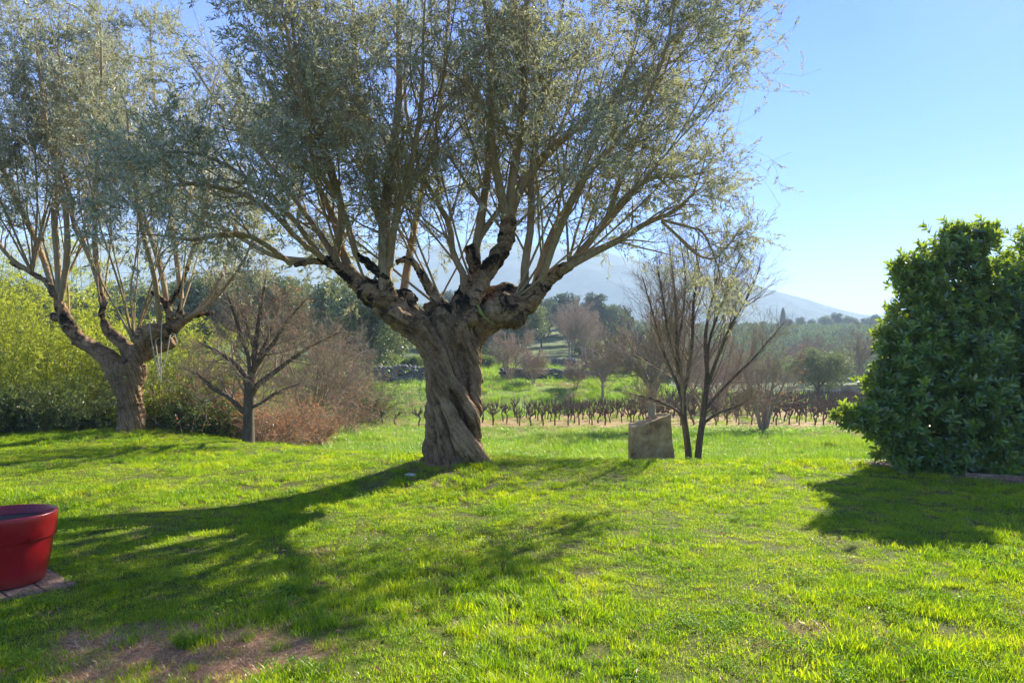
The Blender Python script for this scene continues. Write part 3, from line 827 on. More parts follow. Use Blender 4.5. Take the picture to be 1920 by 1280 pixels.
def stone():
    d = 15.3
    org = np.array([(1224 - 960) / FPX * d, d, hz((1224 - 960) / FPX * d, d) - .06])
    f = {}
    s = 1 / FPX * d
    Tz = lambda py: CAMZ - (py - HOR) * s - org[2]
    # front corners (x, z) at bottom and top; back is set 0.42 m behind
    bl, br = (1182 - 1224) * s, (1267 - 1224) * s
    tl, tr = (1184 - 1224) * s, (1259 - 1224) * s
    zl, zr = Tz(801), Tz(778)
    n, m_, k_ = 34, 38, 16
    acc = Acc()
    def pt_(u, w, t):   # u across, w up, t depth
        xb = bl + (br - bl) * u; xt = tl + (tr - tl) * u
        top = zl + (zr - zl) * u ** 1.1 + .06 * t * (u > -1)
        sag = 0
        x = xb + (xt - xb) * w
        z = top * w
        y = -.0 + t * .44 + .03 * w
        # rounded edges
        e = .05
        x += (abs(t - .5) * 2) ** 6 * (-.03) * (2 * u - 1)
        return np.stack([x, y, z], -1)
    def patch(fn, a, b):
        U, Vv = np.meshgrid(np.linspace(0, 1, a), np.linspace(0, 1, b), indexing='ij')
        p = fn(U.ravel(), Vv.ravel())
        i = np.arange(a * b).reshape(a, b)
        return p, np.stack([i[:-1, :-1], i[1:, :-1], i[1:, 1:], i[:-1, 1:]], -1).reshape(-1, 4)
    z0 = lambda u: np.zeros_like(u)
    for fn, a, b, fl in [(lambda u, w: pt_(u, w, z0(u)), n, m_, 0), (lambda u, w: pt_(u, w, z0(u) + 1), n, m_, 1),
                     (lambda t, w: pt_(z0(t), w, t), k_, m_, 1), (lambda t, w: pt_(z0(t) + 1, w, t), k_, m_, 0),
                     (lambda u, t: pt_(u, z0(u) + 1, t), n, k_, 0), (lambda u, t: pt_(u, z0(u), t), n, k_, 1)]:
        p, q = patch(fn, a, b); acc.add(p, q[:, ::-1] if fl else q)
    V = np.concatenate(acc.v)
    x, y, z = V.T
    nn = lambda s_, sc: fbm(x * sc, y * sc, z * sc, o=4, s=s_) - .5
    top = sst(.62, .75, z / 0.86)
    V = V + np.stack([nn(1, 3) * .07, nn(2, 3) * .05, nn(3, 3) * .05], 1)
    lay = sst(.55, 1, (z - zl) / (zr - zl + .001)) * 0
    V[:, 2] += (np.abs(nn(5, 7)) * -.10 + .03 * np.sin((x + y * .7) * 26)) * sst(.1, .3, y) * (z > .7 * zl)
    V[:, 0] += .02 * nn(6, 14); V[:, 1] += .015 * nn(7, 14)
    me = make_mesh("standing_stone", V, acc.f, True)
    import bmesh
    bm = bmesh.new(); bm.from_mesh(me); bmesh.ops.remove_doubles(bm, verts=bm.verts, dist=.004)
    bmesh.ops.recalc_face_normals(bm, faces=bm.faces); bm.to_mesh(me); bm.free()
    m, ns, ls = mat("sandstone")
    tc = ns.new("ShaderNodeTexCoord"); o = tc.outputs['Object']
    n1 = noise_tex(ns, ls, 5, 9, .7, o, .4); n2 = noise_tex(ns, ls, 1.6, 3, .5, o)
    mp = ns.new("ShaderNodeMapping"); mp.inputs['Scale'].default_value = (.6, .6, 5); mp.inputs['Rotation'].default_value = (0, .25, 0); ls.new(o, mp.inputs[0])
    n3 = noise_tex(ns, ls, 5, 8, .75, mp.outputs[0], 1.2)
    col = ramp(ns, ls, math_(ns, ls, 'ADD', math_(ns, ls, 'MULTIPLY', n1, .6), math_(ns, ls, 'MULTIPLY', n2, .4)),
               [(.38, (.20, .12, .05)), (.48, (.40, .26, .11)), (.56, (.50, .36, .17)), (.64, (.62, .50, .30))])
    col = mixc(ns, ls, ramp(ns, ls, n3, [(.60, (0, 0, 0)), (.66, (.6, .6, .6))]), col, (.48, .42, .31))
    p = ns.new("ShaderNodeBsdfPrincipled"); ls.new(col, p.inputs['Base Color']); p.inputs['Roughness'].default_value = .9
    b = ns.new("ShaderNodeBump"); b.inputs['Strength'].default_value = .7; b.inputs['Distance'].default_value = .02
    ls.new(math_(ns, ls, 'ADD', n1, n3), b.inputs['Height']); ls.new(b.outputs[0], p.inputs['Normal'])
    out = ns.new("ShaderNodeOutputMaterial"); ls.new(p.outputs[0], out.inputs[0])
    tag(obj("standing_stone", me, m, None, org), "upright block of brown stone with a slanting top at the far lawn edge", "stone")
stone()

# ------------------------------------------------------------------ magnolia at the right
def magnolia():
    rng = np.random.default_rng(21)
    org = np.array([8.55, 12.2, hz(8.55, 12.2)])
    root = empty("magnolia_tree", org)
    tag(root, "dense glossy dark green magnolia touching the ground at the right edge", "magnolia")
    # lobes: centre (photo column, row, distance) and radii (m)
    L = [(1812, 462, 11.9, .46, .42), (1768, 474, 11.8, .40, .33), (1735, 490, 11.7, .36, .28), (1702, 502, 11.6, .36, .28), (1725, 540, 11.6, .45, .35), (1862, 525, 11.9, .45, .4), (1928, 484, 12.2, .60, .58), (1985, 520, 12.4, .8, .8),
         (1722, 590, 11.5, .58, .5), (1700, 655, 11.3, .60, .5), (1688, 715, 11.2, .58, .42), (1715, 790, 11.1, .68, .55), (1700, 850, 11.0, .5, .32),
         (1800, 555, 11.9, .85, .7), (1795, 645, 11.5, .95, .7), (1800, 740, 11.2, .9, .65), (1800, 825, 11.0, .85, .5), (1880, 590, 12.0, .95, .75), (1895, 690, 11.5, 1.0, .7), (1905, 790, 11.3, 1.0, .6), (1980, 640, 12.2, 1.2, 1.0),
         (1625, 780, 10.8, .36, .22), (1592, 778, 10.7, .24, .17), (1660, 800, 10.9, .42, .3), (1655, 750, 11.0, .26, .2), (1845, 440, 12.0, .28, .22), (1790, 442, 12.0, .25, .2),
         (1840, 700, 13.0, 1.7, 1.9), (2080, 640, 13.0, 1.9, 2.1), (2080, 790, 12.0, 1.5, 1.1), (2220, 720, 13.0, 2.0, 2.0), (1770, 873, 11.0, .6, .22), (1870, 870, 11.0, .7, .25), (1980, 865, 11.2, .9, .35)]
    pos, out = [], []
    for (px, py, d, rx, rz) in L:
        c = P(px, py, d) - org
        n = int(85 * rx * rz * 4 + 30)
        u = unit(rng.normal(size=(n, 3)))
        rr = (.66 + .30 * rng.random(n)) * (1 + .38 * (fbm(u[:, 0] * 2.5 + px, u[:, 1] * 2.5, u[:, 2] * 2.5, o=2, s=3) - .5) * 2)
        q = c + u * np.array([rx, rx, rz]) * rr[:, None]
        pos.append(q); out.append(u)
        n = int(n * .45)
        u = unit(rng.normal(size=(n, 3)))
        pos.append(c + u * np.array([rx, rx, rz]) * (.25 + .5 * rng.random(n))[:, None]); out.append(u)
    q0 = np.concatenate(pos); u0 = np.concatenate(out); sx = rng.integers(0, len(q0), 420)
    pos.append(q0[sx] + u0[sx] * rng.uniform(.05, .28, (420, 1)) + np.array([0, 0, .10])); out.append(u0[sx])
    pos = np.concatenate(pos); out = np.concatenate(out)
    g_ = fbm(pos[:, 0] * 1.6, pos[:, 1] * 1.6, pos[:, 2] * 1.6, o=3, s=12) + .25 * rng.random(len(pos))
    pos, out = pos[g_ > .46], out[g_ > .46]
    k = pos[:, 2] > .03
    pos, out = pos[k], out[k]
    # rosettes of leaves round each shoot tip
    n = 10
    N = len(pos)
    ax = unit(out * .8 + np.array([0, 0, .55]) + .3 * rng.normal(size=out.shape))
    e1 = unit(np.cross(ax, np.array([0.3, .2, 1]))); e2 = np.cross(ax, e1)
    an = (np.arange(n) * 2.4)[None, :] + rng.random((N, 1)) * 6.3
    tilt = R(1) * (25 + 55 * (np.arange(n) / n))[None, :] * (.8 + .4 * rng.random((N, n)))
    rad = e1[:, None] * np.cos(an)[..., None] + e2[:, None] * np.sin(an)[..., None]
    D = ax[:, None] * np.cos(tilt)[..., None] + rad * np.sin(tilt)[..., None]
    D[..., 2] -= .12
    nrm = ax[:, None] * np.sin(tilt)[..., None] - rad * np.cos(tilt)[..., None]
    base = pos[:, None] - ax[:, None] * (np.linspace(0, .10, n))[None, :, None]
    pb = base.reshape(-1, 3); D = unit(D.reshape(-1, 3)); nrm = nrm.reshape(-1, 3)
    M = len(pb)
    Ln = .10 + .06 * rng.random(M); Wn = Ln * .40
    s = unit(np.cross(D, nrm + .25 * rng.normal(size=nrm.shape))); nn = np.cross(s, D)
    Ln = Ln[:, None]; Wn = Wn[:, None]
    V = np.stack([pb, pb + D * Ln * .33 + s * Wn * .45 + nn * Wn * .12, pb + D * Ln * .7 + s * Wn * .42 + nn * Wn * .06, pb + D * Ln - nn * Ln * .16,
                  pb + D * Ln * .7 - s * Wn * .42 + nn * Wn * .06, pb + D * Ln * .33 - s * Wn * .45 + nn * Wn * .12, pb + D * Ln * .33, pb + D * Ln * .7 - nn * Ln * .04], 1).reshape(-1, 3)
    b = np.arange(M)[:, None] * 8
    q = np.concatenate([b + np.array([[6, 1, 2, 7]]), b + np.array([[5, 6, 7, 4]])])
    t = np.concatenate([b + np.array([[0, 1, 6]]), b + np.array([[0, 6, 5]]), b + np.array([[7, 2, 3]]), b + np.array([[7, 3, 4]])])
    obj("foliage", make_mesh("foliage", V, [q, t], False), M_MAG, root)
    acc = Acc()
    v, qq = tubes(np.array([[(0, 0, -.1), (.05, .05, .8), (-.05, 0, 1.8), (.1, .1, 3.2)]]), np.array([[.16, .13, .1, .03]]), 10); acc.add(v, qq)
    obj("trunk", acc.mesh("trunk"), M_DBARK, root)
    sel = rng.integers(0, N, 420)
    ends = pos[sel]
    st = np.stack([0 * ends[:, 0], 0 * ends[:, 0], ends[:, 2] * .45 + .1], 1)
    t_ = np.linspace(0, 1, 7)[None, :, None]
    pl = st[:, None] * (1 - t_) + ends[:, None] * t_ + np.array([0, 0, -.25]) * (t_ * (1 - t_)) * 4 * .5 + rng.normal(size=(420, 7, 3)) * .03
    v, qq = tubes(pl, taper(420, 7, .035, .006), 5)
    obj("branches", make_mesh("branches", v, [qq]), M_DBARK, root)
    print("magnolia leaves", M)
magnolia()

# ------------------------------------------------------------------ bare trees
def bare_tree(name, org, limbs, rng, m, n1=12, n2=9, n3=5, n4=0, l1=.42, ang=38, up=.05, wander=.07, rtip=.003, leaves_=None, sides=8, t1=.25, mt=None):
    """limbs: lists of (x, y, z, r) in metres, local"""
    root = empty(name, org)
    K = 14
    Ps = []; Rs = []
    for nd in limbs:
        c = catmull(np.array(nd, float), K); Ps.append(c[:, :3]); Rs.append(np.maximum(c[:, 3], rtip))
    Ps = np.array(Ps); Rs = np.array(Rs)
    L0 = np.linalg.norm(np.diff(Ps, axis=1), axis=2).sum(1)
    a = Acc(); v, q = tubes(Ps, Rs, sides); a.add(v, q)
    obj("trunk", a.mesh("trunk"), mt or m, root)
    b = Acc()
    p, d, r, t = spawn(Ps, Rs, n1, t1, .98, ang, 9, rng)
    L1 = np.repeat(L0, n1) * (1.12 - t) * l1 * (.6 + .8 * rng.random(len(p))) + .15
    S1 = grow(p, d, L1, 8, wander, up, rng); R1 = taper(len(p), 8, np.minimum(r * .45, .026), rtip)
    v, q = tubes(S1, R1, 5); b.add(v, q)
    p, d, r, t = spawn(S1, R1, n2, .15, 1, ang, 10, rng)
    L2 = np.repeat(L1, n2) * .45 * (.5 + .9 * rng.random(len(p))) + .08
    S2 = grow(p, d, L2, 6, wander * 1.2, up, rng); R2 = taper(len(p), 6, np.minimum(r * .55, .009), rtip)
    v, q = tubes(S2, R2, 4); b.add(v, q)
    last, LR = S2, R2
    if n3:
        p, d, r, t = spawn(S2, R2, n3, .15, 1, ang, 12, rng)
        L3 = np.repeat(L2, n3) * .5 * (.4 + rng.random(len(p))) + .05
        S3 = grow(p, d, L3, 4, wander * 1.5, up, rng); R3 = taper(len(p), 4, np.minimum(r * .6, .006), rtip * .7)
        v, q = tubes(S3, R3, 3); b.add(v, q)
        last, LR = S3, R3
    obj("branches", b.mesh("branches"), m, root)
    if leaves_:
        n, ln, wd, ml, zmax = leaves_
        p, d, r, t = spawn(last, LR, n, .2, 1, 50, 20, rng)
        k = (p[:, 2] < zmax) | (rng.random(len(p)) < .08)
        p, d = p[k], d[k]
        d = d + np.array([0, 0, -.5])
        V, Q = leaves(p, d, ln * (.6 + .8 * rng.random(len(p))), wd * (.7 + .6 * rng.random(len(p))), rng)
        obj("foliage", make_mesh("foliage", V, [Q], False), ml, root)
    return root

def ploc(nodes, d0, org):
    return px_nodes(nodes, d0, org)

# twin-stemmed tree by the stone
rng = np.random.default_rng(31)
d = 15.8; X = (1300 - 960) / FPX * d
org = np.array([X, d, hz(X, d) - .03])
tw = [
    [(1292, 885, 0, 9), (1291, 850, 0, 8), (1286, 810, 0, 7.5), (1281, 770, 0, 7), (1280, 735, 0, 6), (1274, 690, 0, 5), (1268, 640, .0, 4), (1268, 580, .0, 3), (1262, 520, .1, 2), (1255, 460, .1, 1)],
    [(1281, 760, 0, 5), (1272, 725, .1, 4), (1252, 680, .2, 4), (1235, 630, .3, 3), (1222, 580, .4, 2), (1205, 520, .5, 1)],
    [(1280, 745, 0, 5), (1290, 700, -.1, 4.5), (1298, 640, -.2, 4), (1300, 570, -.3, 3), (1308, 500, -.4, 2), (1300, 440, -.4, 1)],
    [(1281, 780, 0, 3.4), (1262, 765, .1, 3), (1240, 755, .2, 2.4), (1215, 745, .3, 2), (1180, 738, .4, 1)],
    [(1308, 885, 0, 9), (1309, 850, 0, 8), (1314, 810, 0, 7.5), (1319, 775, 0, 7), (1324, 735, 0, 6), (1326, 690, 0, 5), (1322, 640, .1, 4), (1330, 580, .2, 3), (1345, 520, .3, 2), (1352, 450, .4, 1)],
    [(1324, 735, 0, 4.5), (1338, 690, -.1, 4), (1358, 640, -.2, 3.4), (1382, 590, -.3, 3), (1405, 550, -.4, 2), (1425, 500, -.4, 1)],
    [(1321, 770, 0, 4), (1345, 740, .1, 3.4), (1378, 705, .2, 3), (1410, 675, .3, 2.4), (1440, 640, .4, 1.6), (1470, 605, .5, 1)],
    [(1317, 795, 0, 3.4), (1345, 775, -.1, 3), (1380, 762, -.2, 2.2), (1410, 745, -.3, 1)],
    [(1326, 700, 0, 4), (1330, 640, -.3, 3), (1350, 580, -.6, 2.4), (1372, 520, -.8, 1.6), (1395, 470, -.9, 1)],
    [(1276, 700, 0, 3.6), (1255, 640, -.3, 3), (1245, 570, -.5, 2.2), (1232, 500, -.6, 1)],
    [(1270, 650, .1, 3), (1280, 590, .4, 2.6), (1285, 520, .6, 2), (1275, 450, .8, 1)],
]
t = bare_tree("bare_tree", org, [[(a_, b_, c_, r_ * .84) for (a_, b_, c_, r_) in ploc(n, d, org)] for n in tw], rng, M_TWIG, n1=16, n2=8, n3=4, l1=.46, ang=36, up=.07, wander=.08, rtip=.0026, mt=M_DBARK)
tag(t, "leafless tree with two slim dark stems right beside the standing stone", "bare tree", "leafless trees")

# dark young oak behind the lawn at the left
rng = np.random.default_rng(32)
X = (465 - 960) / FPX * 15.6
org = np.array([X, 15.6, hz(X, 15.6) - .05]); d = 15.6
dk = [
    [(465, 850, 0, 12), (466, 820, 0, 11), (466, 780, 0, 10), (468, 740, 0, 10), (472, 700, 0, 8), (478, 660, 0, 6), (484, 610, 0, 4), (492, 560, 0, 3), (500, 510, 0, 1)],
    [(468, 750, 0, 7), (480, 725, 0, 6), (505, 705, .1, 5), (535, 682, .2, 4), (565, 660, .3, 3), (600, 640, .4, 2), (640, 622, .5, 1)],
    [(467, 745, 0, 6), (462, 715, 0, 6), (450, 690, .2, 5), (425, 670, .3, 4), (400, 655, .4, 3), (370, 640, .5, 1)],
    [(466, 780, 0, 6), (450, 765, -.1, 5), (430, 745, -.2, 4), (400, 728, -.3, 4), (375, 705, -.4, 3), (345, 690, -.5, 1)],
    [(472, 700, 0, 6), (490, 670, -.2, 5), (515, 640, -.4, 4), (540, 600, -.6, 3), (575, 560, -.8, 1)],
    [(470, 715, 0, 5), (466, 670, -.2, 4), (452, 630, -.4, 4), (440, 590, -.6, 3), (425, 550, -.8, 1)],
    [(474, 690, 0, 5), (500, 640, .3, 4), (520, 590, .5, 3), (535, 540, .7, 1)],
    [(468, 765, 0, 4), (490, 755, -.2, 3), (520, 735, -.4, 3), (560, 720, -.6, 1)],
    [(478, 655, 0, 4), (462, 610, .3, 3), (450, 560, .5, 2), (440, 510, .7, 1)],
]
t = bare_tree("bare_tree", org, [ploc(n, d, org) for n in dk], rng, M_TWIG, mt=M_DBARK, n1=13, n2=9, n3=5, l1=.46, ang=44, up=.02, rtip=.0022, leaves_=(1, .06, .03, M_RUSSET, .9))
tag(t, "dark spreading tree, nearly leafless, between the small olive and the big olive", "bare tree", "leafless trees")

def auto_limbs(rng, h, n, spread, r, z0=.25, lean=.0, multi=0, K=7):
    """trunk plus n limbs fanning out of it"""
    out = []
    tr = np.array([[0, 0, -.15, r * 1.2], [lean * .2, 0, h * z0 * .5, r], [lean * .4, 0, h * z0, r * .85], [lean, 0, h * .62, r * .4], [lean * 1.3, .05 * h, h, .006]])
    if not multi:
        out.append(tr)
    for k in range(n):
        a = k * 2.4 + rng.random()
        s = spread * (.6 + .5 * rng.random()); zt = h * (.62 + .38 * rng.random())
        zb = 0 if multi else h * z0 * (.8 + .8 * rng.random())
        bx, by = (.12 * h * .12 * math.cos(a), .12 * h * .12 * math.sin(a)) if multi else (lean * .4, 0)
        rr = r * (.75 if multi else .5)
        out.append(np.array([[bx, by, zb - (.15 if multi else 0), rr], [bx + s * .18 * math.cos(a), by + s * .18 * math.sin(a), zb + (zt - zb) * .28, rr * .8],
                             [bx + s * .5 * math.cos(a + .15), by + s * .5 * math.sin(a + .15), zb + (zt - zb) * .62, rr * .45],
                             [bx + s * .85 * math.cos(a), by + s * .85 * math.sin(a), zt, .005]]))
    return out

def at_px(px, d):
    X = (px - 960) / FPX * d
    return np.array([X, d, hz(X, d) - .04])

specs = [
    # column, distance, height, limbs, spread, trunk r, mat, multi, label, leaves
    (1222, 30.0, 6.2, 11, 3.2, .17, M_TWIG, 0, "wide brownish leafless tree behind the standing stone, close to the vineyard", None, .012),
    (1432, 30.5, 4.6, 7, 1.7, .10, M_TWIG, 1, "small leafless tree with two stems in front of the vine rows", (1, .10, .05, M_RUSSET, 1.9), .008),
    (1610, 74.0, 7.6, 9, 3.0, .17, M_TWIG, 0, "tall pale leafless tree between the round evergreen oak and the magnolia", None, .014),
    (955, 55.0, 4.4, 9, 2.2, .08, M_PINK, 1, "pinkish bushy leafless tree on top of the green bank", None, .013),
    (1000, 52.0, 2.6, 7, .9, .04, M_PINK, 1, "slim pinkish shrub at the brow of the bank beside the bushy one", None, .012),
    (1080, 53.0, 2.4, 7, .9, .04, M_PINK, 1, "low pinkish shrub standing in front of the gap of the dry stone wall", None, .012),
    (640, 33.0, 4.8, 10, 2.2, .09, M_TWIG, 1, "grey-brown leafless thicket tree behind the dark spreading tree", None, .010),
    (585, 24.0, 4.6, 10, 2.0, .07, M_TWIG, 1, "tangled brown leafless tree directly right of the dark spreading tree", (1, .07, .035, M_RUSSET, 1.4), .006),
    (1345, 46.0, 5.2, 9, 2.6, .10, M_PINK, 1, "reddish leafless tree rising behind the vines right of the twin stems", None, .013),
    (1130, 52.0, 5.2, 9, 2.8, .11, M_TWIG, 0, "brown leafless tree at the foot of the bank left of the standing stone", None, .013),
]
for i, (px, dd, h, n, sp, r, mm, multi, lab, lv, rt) in enumerate(specs):
    rng = np.random.default_rng(50 + i)
    org = at_px(px, dd)
    t = bare_tree("bare_tree", org, auto_limbs(rng, h, n, sp, r, multi=multi), rng, mm, n1=9, n2=7, n3=4 if dd < 60 else 3, l1=.42, ang=38, up=.03, rtip=rt, leaves_=lv, sides=6)
    tag(t, lab, "bare tree", "leafless trees")

# ------------------------------------------------------------------ leafy trees (built once per kind, then copied)
def crown_mesh(name, rng, w, h, z0, nb, per, size, flat=1.0, inner=.0):
    """many leaf-sized faces gathered into uneven clumps"""
    u = unit(rng.normal(size=(nb, 3)))
    rr = rng.random(nb) ** .45
    c = u * rr[:, None] * np.array([w * .40, w * .40, h * .40])
    c[:, 2] += z0 + h * .5
    cr = w * (.07 + .11 * rng.random(nb))
    v = unit(rng.normal(size=(nb, per, 3)))
    p = c[:, None] + v * cr[:, None, None] * (.55 + .5 * rng.random((nb, per, 1))) * np.array([1, 1, .75])
    p = p.reshape(-1, 3)
    dirs = unit(v.reshape(-1, 3) + .9 * rng.normal(size=p.shape))
    V, Q = leaves(p, dirs, size * (.6 + .8 * rng.random(len(p))), size * .55 * (.6 + .8 * rng.random(len(p))), rng)
    return make_mesh(name, V, [Q], False)

def leafy(name, rng, w, h, th, size, nb, per, ml, mb=M_DBARK, r=.15):
    root = empty(name, (0, 0, 0))
    lm = auto_limbs(rng, th + h * .75, 6, w * .36, r, z0=.3)
    P_, R_ = [], []
    for nd in lm:
        c = catmull(np.array(nd), 10); P_.append(c[:, :3]); R_.append(np.maximum(c[:, 3], .01))
    v, q = tubes(np.array(P_), np.array(R_), 7)
    obj("trunk", make_mesh("trunk", v, [q]), mb, root)
    obj("crown", crown_mesh("crown", rng, w, h, th, nb, per, size), ml, root)
    return root

rng = np.random.default_rng(70)
oak = leafy("evergreen_oak", rng, 6.2, 4.0, 1.0, .15, 70, 230, M_HOLM, r=.16)
oak.location = at_px(1535, 59.0)
tag(oak, "round evergreen oak standing alone behind the right end of the vine rows", "oak tree")

kinds = {
    'grey': leafy("evergreen_tree", rng, 6.5, 6.0, .8, .26, 80, 170, M_HOLM),
    'grey2': leafy("evergreen_tree", rng, 5.0, 5.6, .5, .26, 60, 170, M_HOLM),
    'dark': leafy("evergreen_tree", rng, 5.5, 7.0, .8, .28, 70, 160, M_DARKLEAF),
    'bush': leafy("evergreen_tree", rng, 4.0, 2.6, -.1, .22, 50, 150, M_UNDER),
}
for k in kinds.values():
    k.location = (0, -260, hz(0, -260))
LABK = {'grey': ("broad grey-green evergreen tree", "evergreen tree"), 'grey2': ("narrower grey-green evergreen tree", "evergreen tree"), 'dark': ("dark green evergreen tree", "evergreen tree"), 'bush': ("low rounded green bush", "bush")}
used = set()
def put(kind, px, d, sc=1.0, label=None, group=None, dz=0, sz=None):
    o = kinds[kind]
    if kind in used: o = copy_tree(o)
    used.add(kind)
    org = at_px(px, d)
    o.location = (org[0], org[1], org[2] - .1 + dz)
    o.scale = (sc, sc, sc * (sz or 1))
    o.rotation_euler = (0, 0, random.Random(px * 7 + d).random() * 6.28)
    a, b = LABK[kind]
    tag(o, label or a + " in the wood that climbs the hill behind the bank", b, group or "trees in the wood behind the bank")
    return o
put('grey', 690, 50, 1.12, "large billowing grey-green evergreen left of the big trunk, above the bank", "evergreens above the bank")
put('grey2', 632, 58, 1.35, "tall grey-green evergreen half hidden behind the large billowing one", "evergreens above the bank")
put('grey2', 735, 66, .95, "smaller grey-green evergreen just left of the big trunk above the dry stone wall", "evergreens above the bank")
put('bush', 775, 62, .7, "low green bush above the dry stone wall against the big trunk", "evergreens above the bank")
for (px, d_, sc, lab) in [(905, 68, .8, "round green bush right of the trunk above the dry stone wall"), (1130, 66, .9, "green bush at the right end of the long dry stone wall"), (1170, 72, 1.1, "large green bush behind the wide leafless tree"),
                          (1010, 74, .7, "small green bush between the two dry stone walls"), (930, 78, 1.0, "green bush behind the pinkish leafless tree"), (720, 60, .8, "green bush behind the dark dry stone wall"), (1230, 84, 1.3, "large green bush beyond the vineyard behind the twin stems")]:
    put('bush', px, d_, sc, lab, "bushes on the terraces")
put('bush', 850, 70, .8, "rounded bush on the terrace hidden mostly by the big trunk", "evergreens above the bank")
rr_ = random.Random(5)
for (px, d_, k, sc) in [(380, 60, 'grey', 1.3), (440, 70, 'grey2', 1.6), (500, 58, 'grey', 1.3), (555, 72, 'grey2', 1.5), (330, 75, 'dark', 1.2), (270, 62, 'grey', 1.2), (200, 70, 'grey2', 1.4), (120, 60, 'grey', 1.1), (40, 66, 'dark', 1.1), (590, 100, 'grey', 1.3),
                         (-60, 60, 'grey', 1.2), (-160, 64, 'dark', 1.2), (610, 75, 'grey', 1.1)]:
    put(k, px, d_, sc, {'grey': "broad grey-green evergreen seen between the branches behind the bamboo", 'grey2': "narrow grey-green evergreen seen between the branches behind the bamboo", 'dark': "dark evergreen seen between the branches behind the bamboo"}[k], "evergreens behind the bamboo")
for i in range(74):
    px = 640 + (i * 137.5) % 640
    d_ = 82 + rr_.random() * 85 + (0 if px < 1000 else 12)
    k = rr_.choice(['grey', 'grey2', 'dark', 'dark', 'bush'])
    put(k, px, d_, .8 + rr_.random() * .5)
kinds_b = []
for i in range(3):
    rng = np.random.default_rng(90 + i)
    t = bare_tree("bare_tree", (0, 0, 0), auto_limbs(rng, 8.5, 9, 3.4, .16), rng, [M_TWIG, M_PINK, M_TWIG][i], n1=9, n2=6, n3=3, rtip=.02, sides=5)
    kinds_b.append(t)
for i in range(30):
    px = 900 + (i * 211.7) % 640
    d_ = 84 + rr_.random() * 60 if px < 1230 else 95 + rr_.random() * 60
    o = kinds_b[i % 3]
    if i >= 3: o = copy_tree(o)
    o.location = at_px(px, d_); s_ = .6 + rr_.random() * .4; o.scale = (s_, s_, s_)
    o.rotation_euler = (0, 0, rr_.random() * 6.28)
    tag(o, ["brown leafless tree in the hazy woodland beyond the vineyard", "pinkish leafless tree in the hazy woodland beyond the vineyard", "brown leafless tree in the hazy woodland beyond the vineyard"][i % 3], "bare tree", "leafless trees in the far woodland")

# ridge at the right: its crest trees, a cypress, and the wood that covers its slope
for i, (px, hgt, k) in enumerate([(1478, 7, 'dark'), (1500, 8, 'dark'), (1522, 9, 'grey2'), (1548, 9.5, 'grey'), (1568, 10, 'dark'), (1590, 10, 'grey'), (1604, 8.5, 'grey2'), (1622, 7.5, 'dark'), (1640, 9.5, 'dark'), (1455, 6, 'grey2'), (1432, 6, 'dark'), (1662, 9, 'grey'), (1405, 6, 'grey'), (1375, 6.5, 'dark')]):
    o = put(k, px, 330 + (i % 3) * 6, hgt / 7.2, {'grey': "broad hazy tree on the crest of the far ridge", 'grey2': "narrow hazy tree on the crest of the far ridge", 'dark': "dark hazy tree on the crest of the far ridge"}[k], "trees along the far ridge")
def cypress():
    rng = np.random.default_rng(99)
    root = empty("cypress_tree", at_px(1468, 325))
    tag(root, "thin pointed cypress standing above the far ridge", "cypress")
    n = 5000
    z = rng.random(n) ** .8; a = rng.random(n) * 6.28
    rr = 1.0 * np.sin(np.pi * np.clip(z * .9 + .1, 0, 1)) ** .7 * (.6 + .5 * rng.random(n))
    p = np.stack([rr * np.cos(a), rr * np.sin(a), 1 + z * 10.5], 1)
    V, Q = leaves(p, np.stack([np.cos(a) * .3, np.sin(a) * .3, np.ones(n)], 1), .7, .3, rng)
    obj("crown", make_mesh("crown", V, [Q], False), M_DARKLEAF, root)
    v, q = tubes(np.array([[(0, 0, -.5), (0, 0, 2), (0, 0, 6)]]), np.array([[.25, .2, .1]]), 7)
    obj("trunk", make_mesh("trunk", v, [q]), M_DBARK, root)
cypress()
def slope_wood():
    rng = np.random.default_rng(101)
    n = 1500
    az = rng.uniform(.12, .75, n); y = rng.uniform(135, 335, n); x = az * y
    z = height(x, y)
    per = 60
    v = unit(rng.normal(size=(n, per, 3))); r = 2.2 + 1.6 * rng.random((n, 1, 1))
    c = np.stack([x, y, z + 1.4], 1)
    p = (c[:, None] + v * r * (.6 + .45 * rng.random((n, per, 1))) * np.array([1, 1, .85])).reshape(-1, 3)
    V, Q = leaves(p, v.reshape(-1, 3) + rng.normal(size=p.shape), 1.1, .7, rng)
    m = leaf_mat("hill_scrub_leaf", [(.3, (.05, .07, .035)), (.5, (.10, .11, .06)), (.72, (.17, .15, .10))], tw=.2, gloss=0, nscale=.05)
    tag(obj("distant_wood", make_mesh("distant_wood", V, [Q], False), m), kind='stuff')
slope_wood()

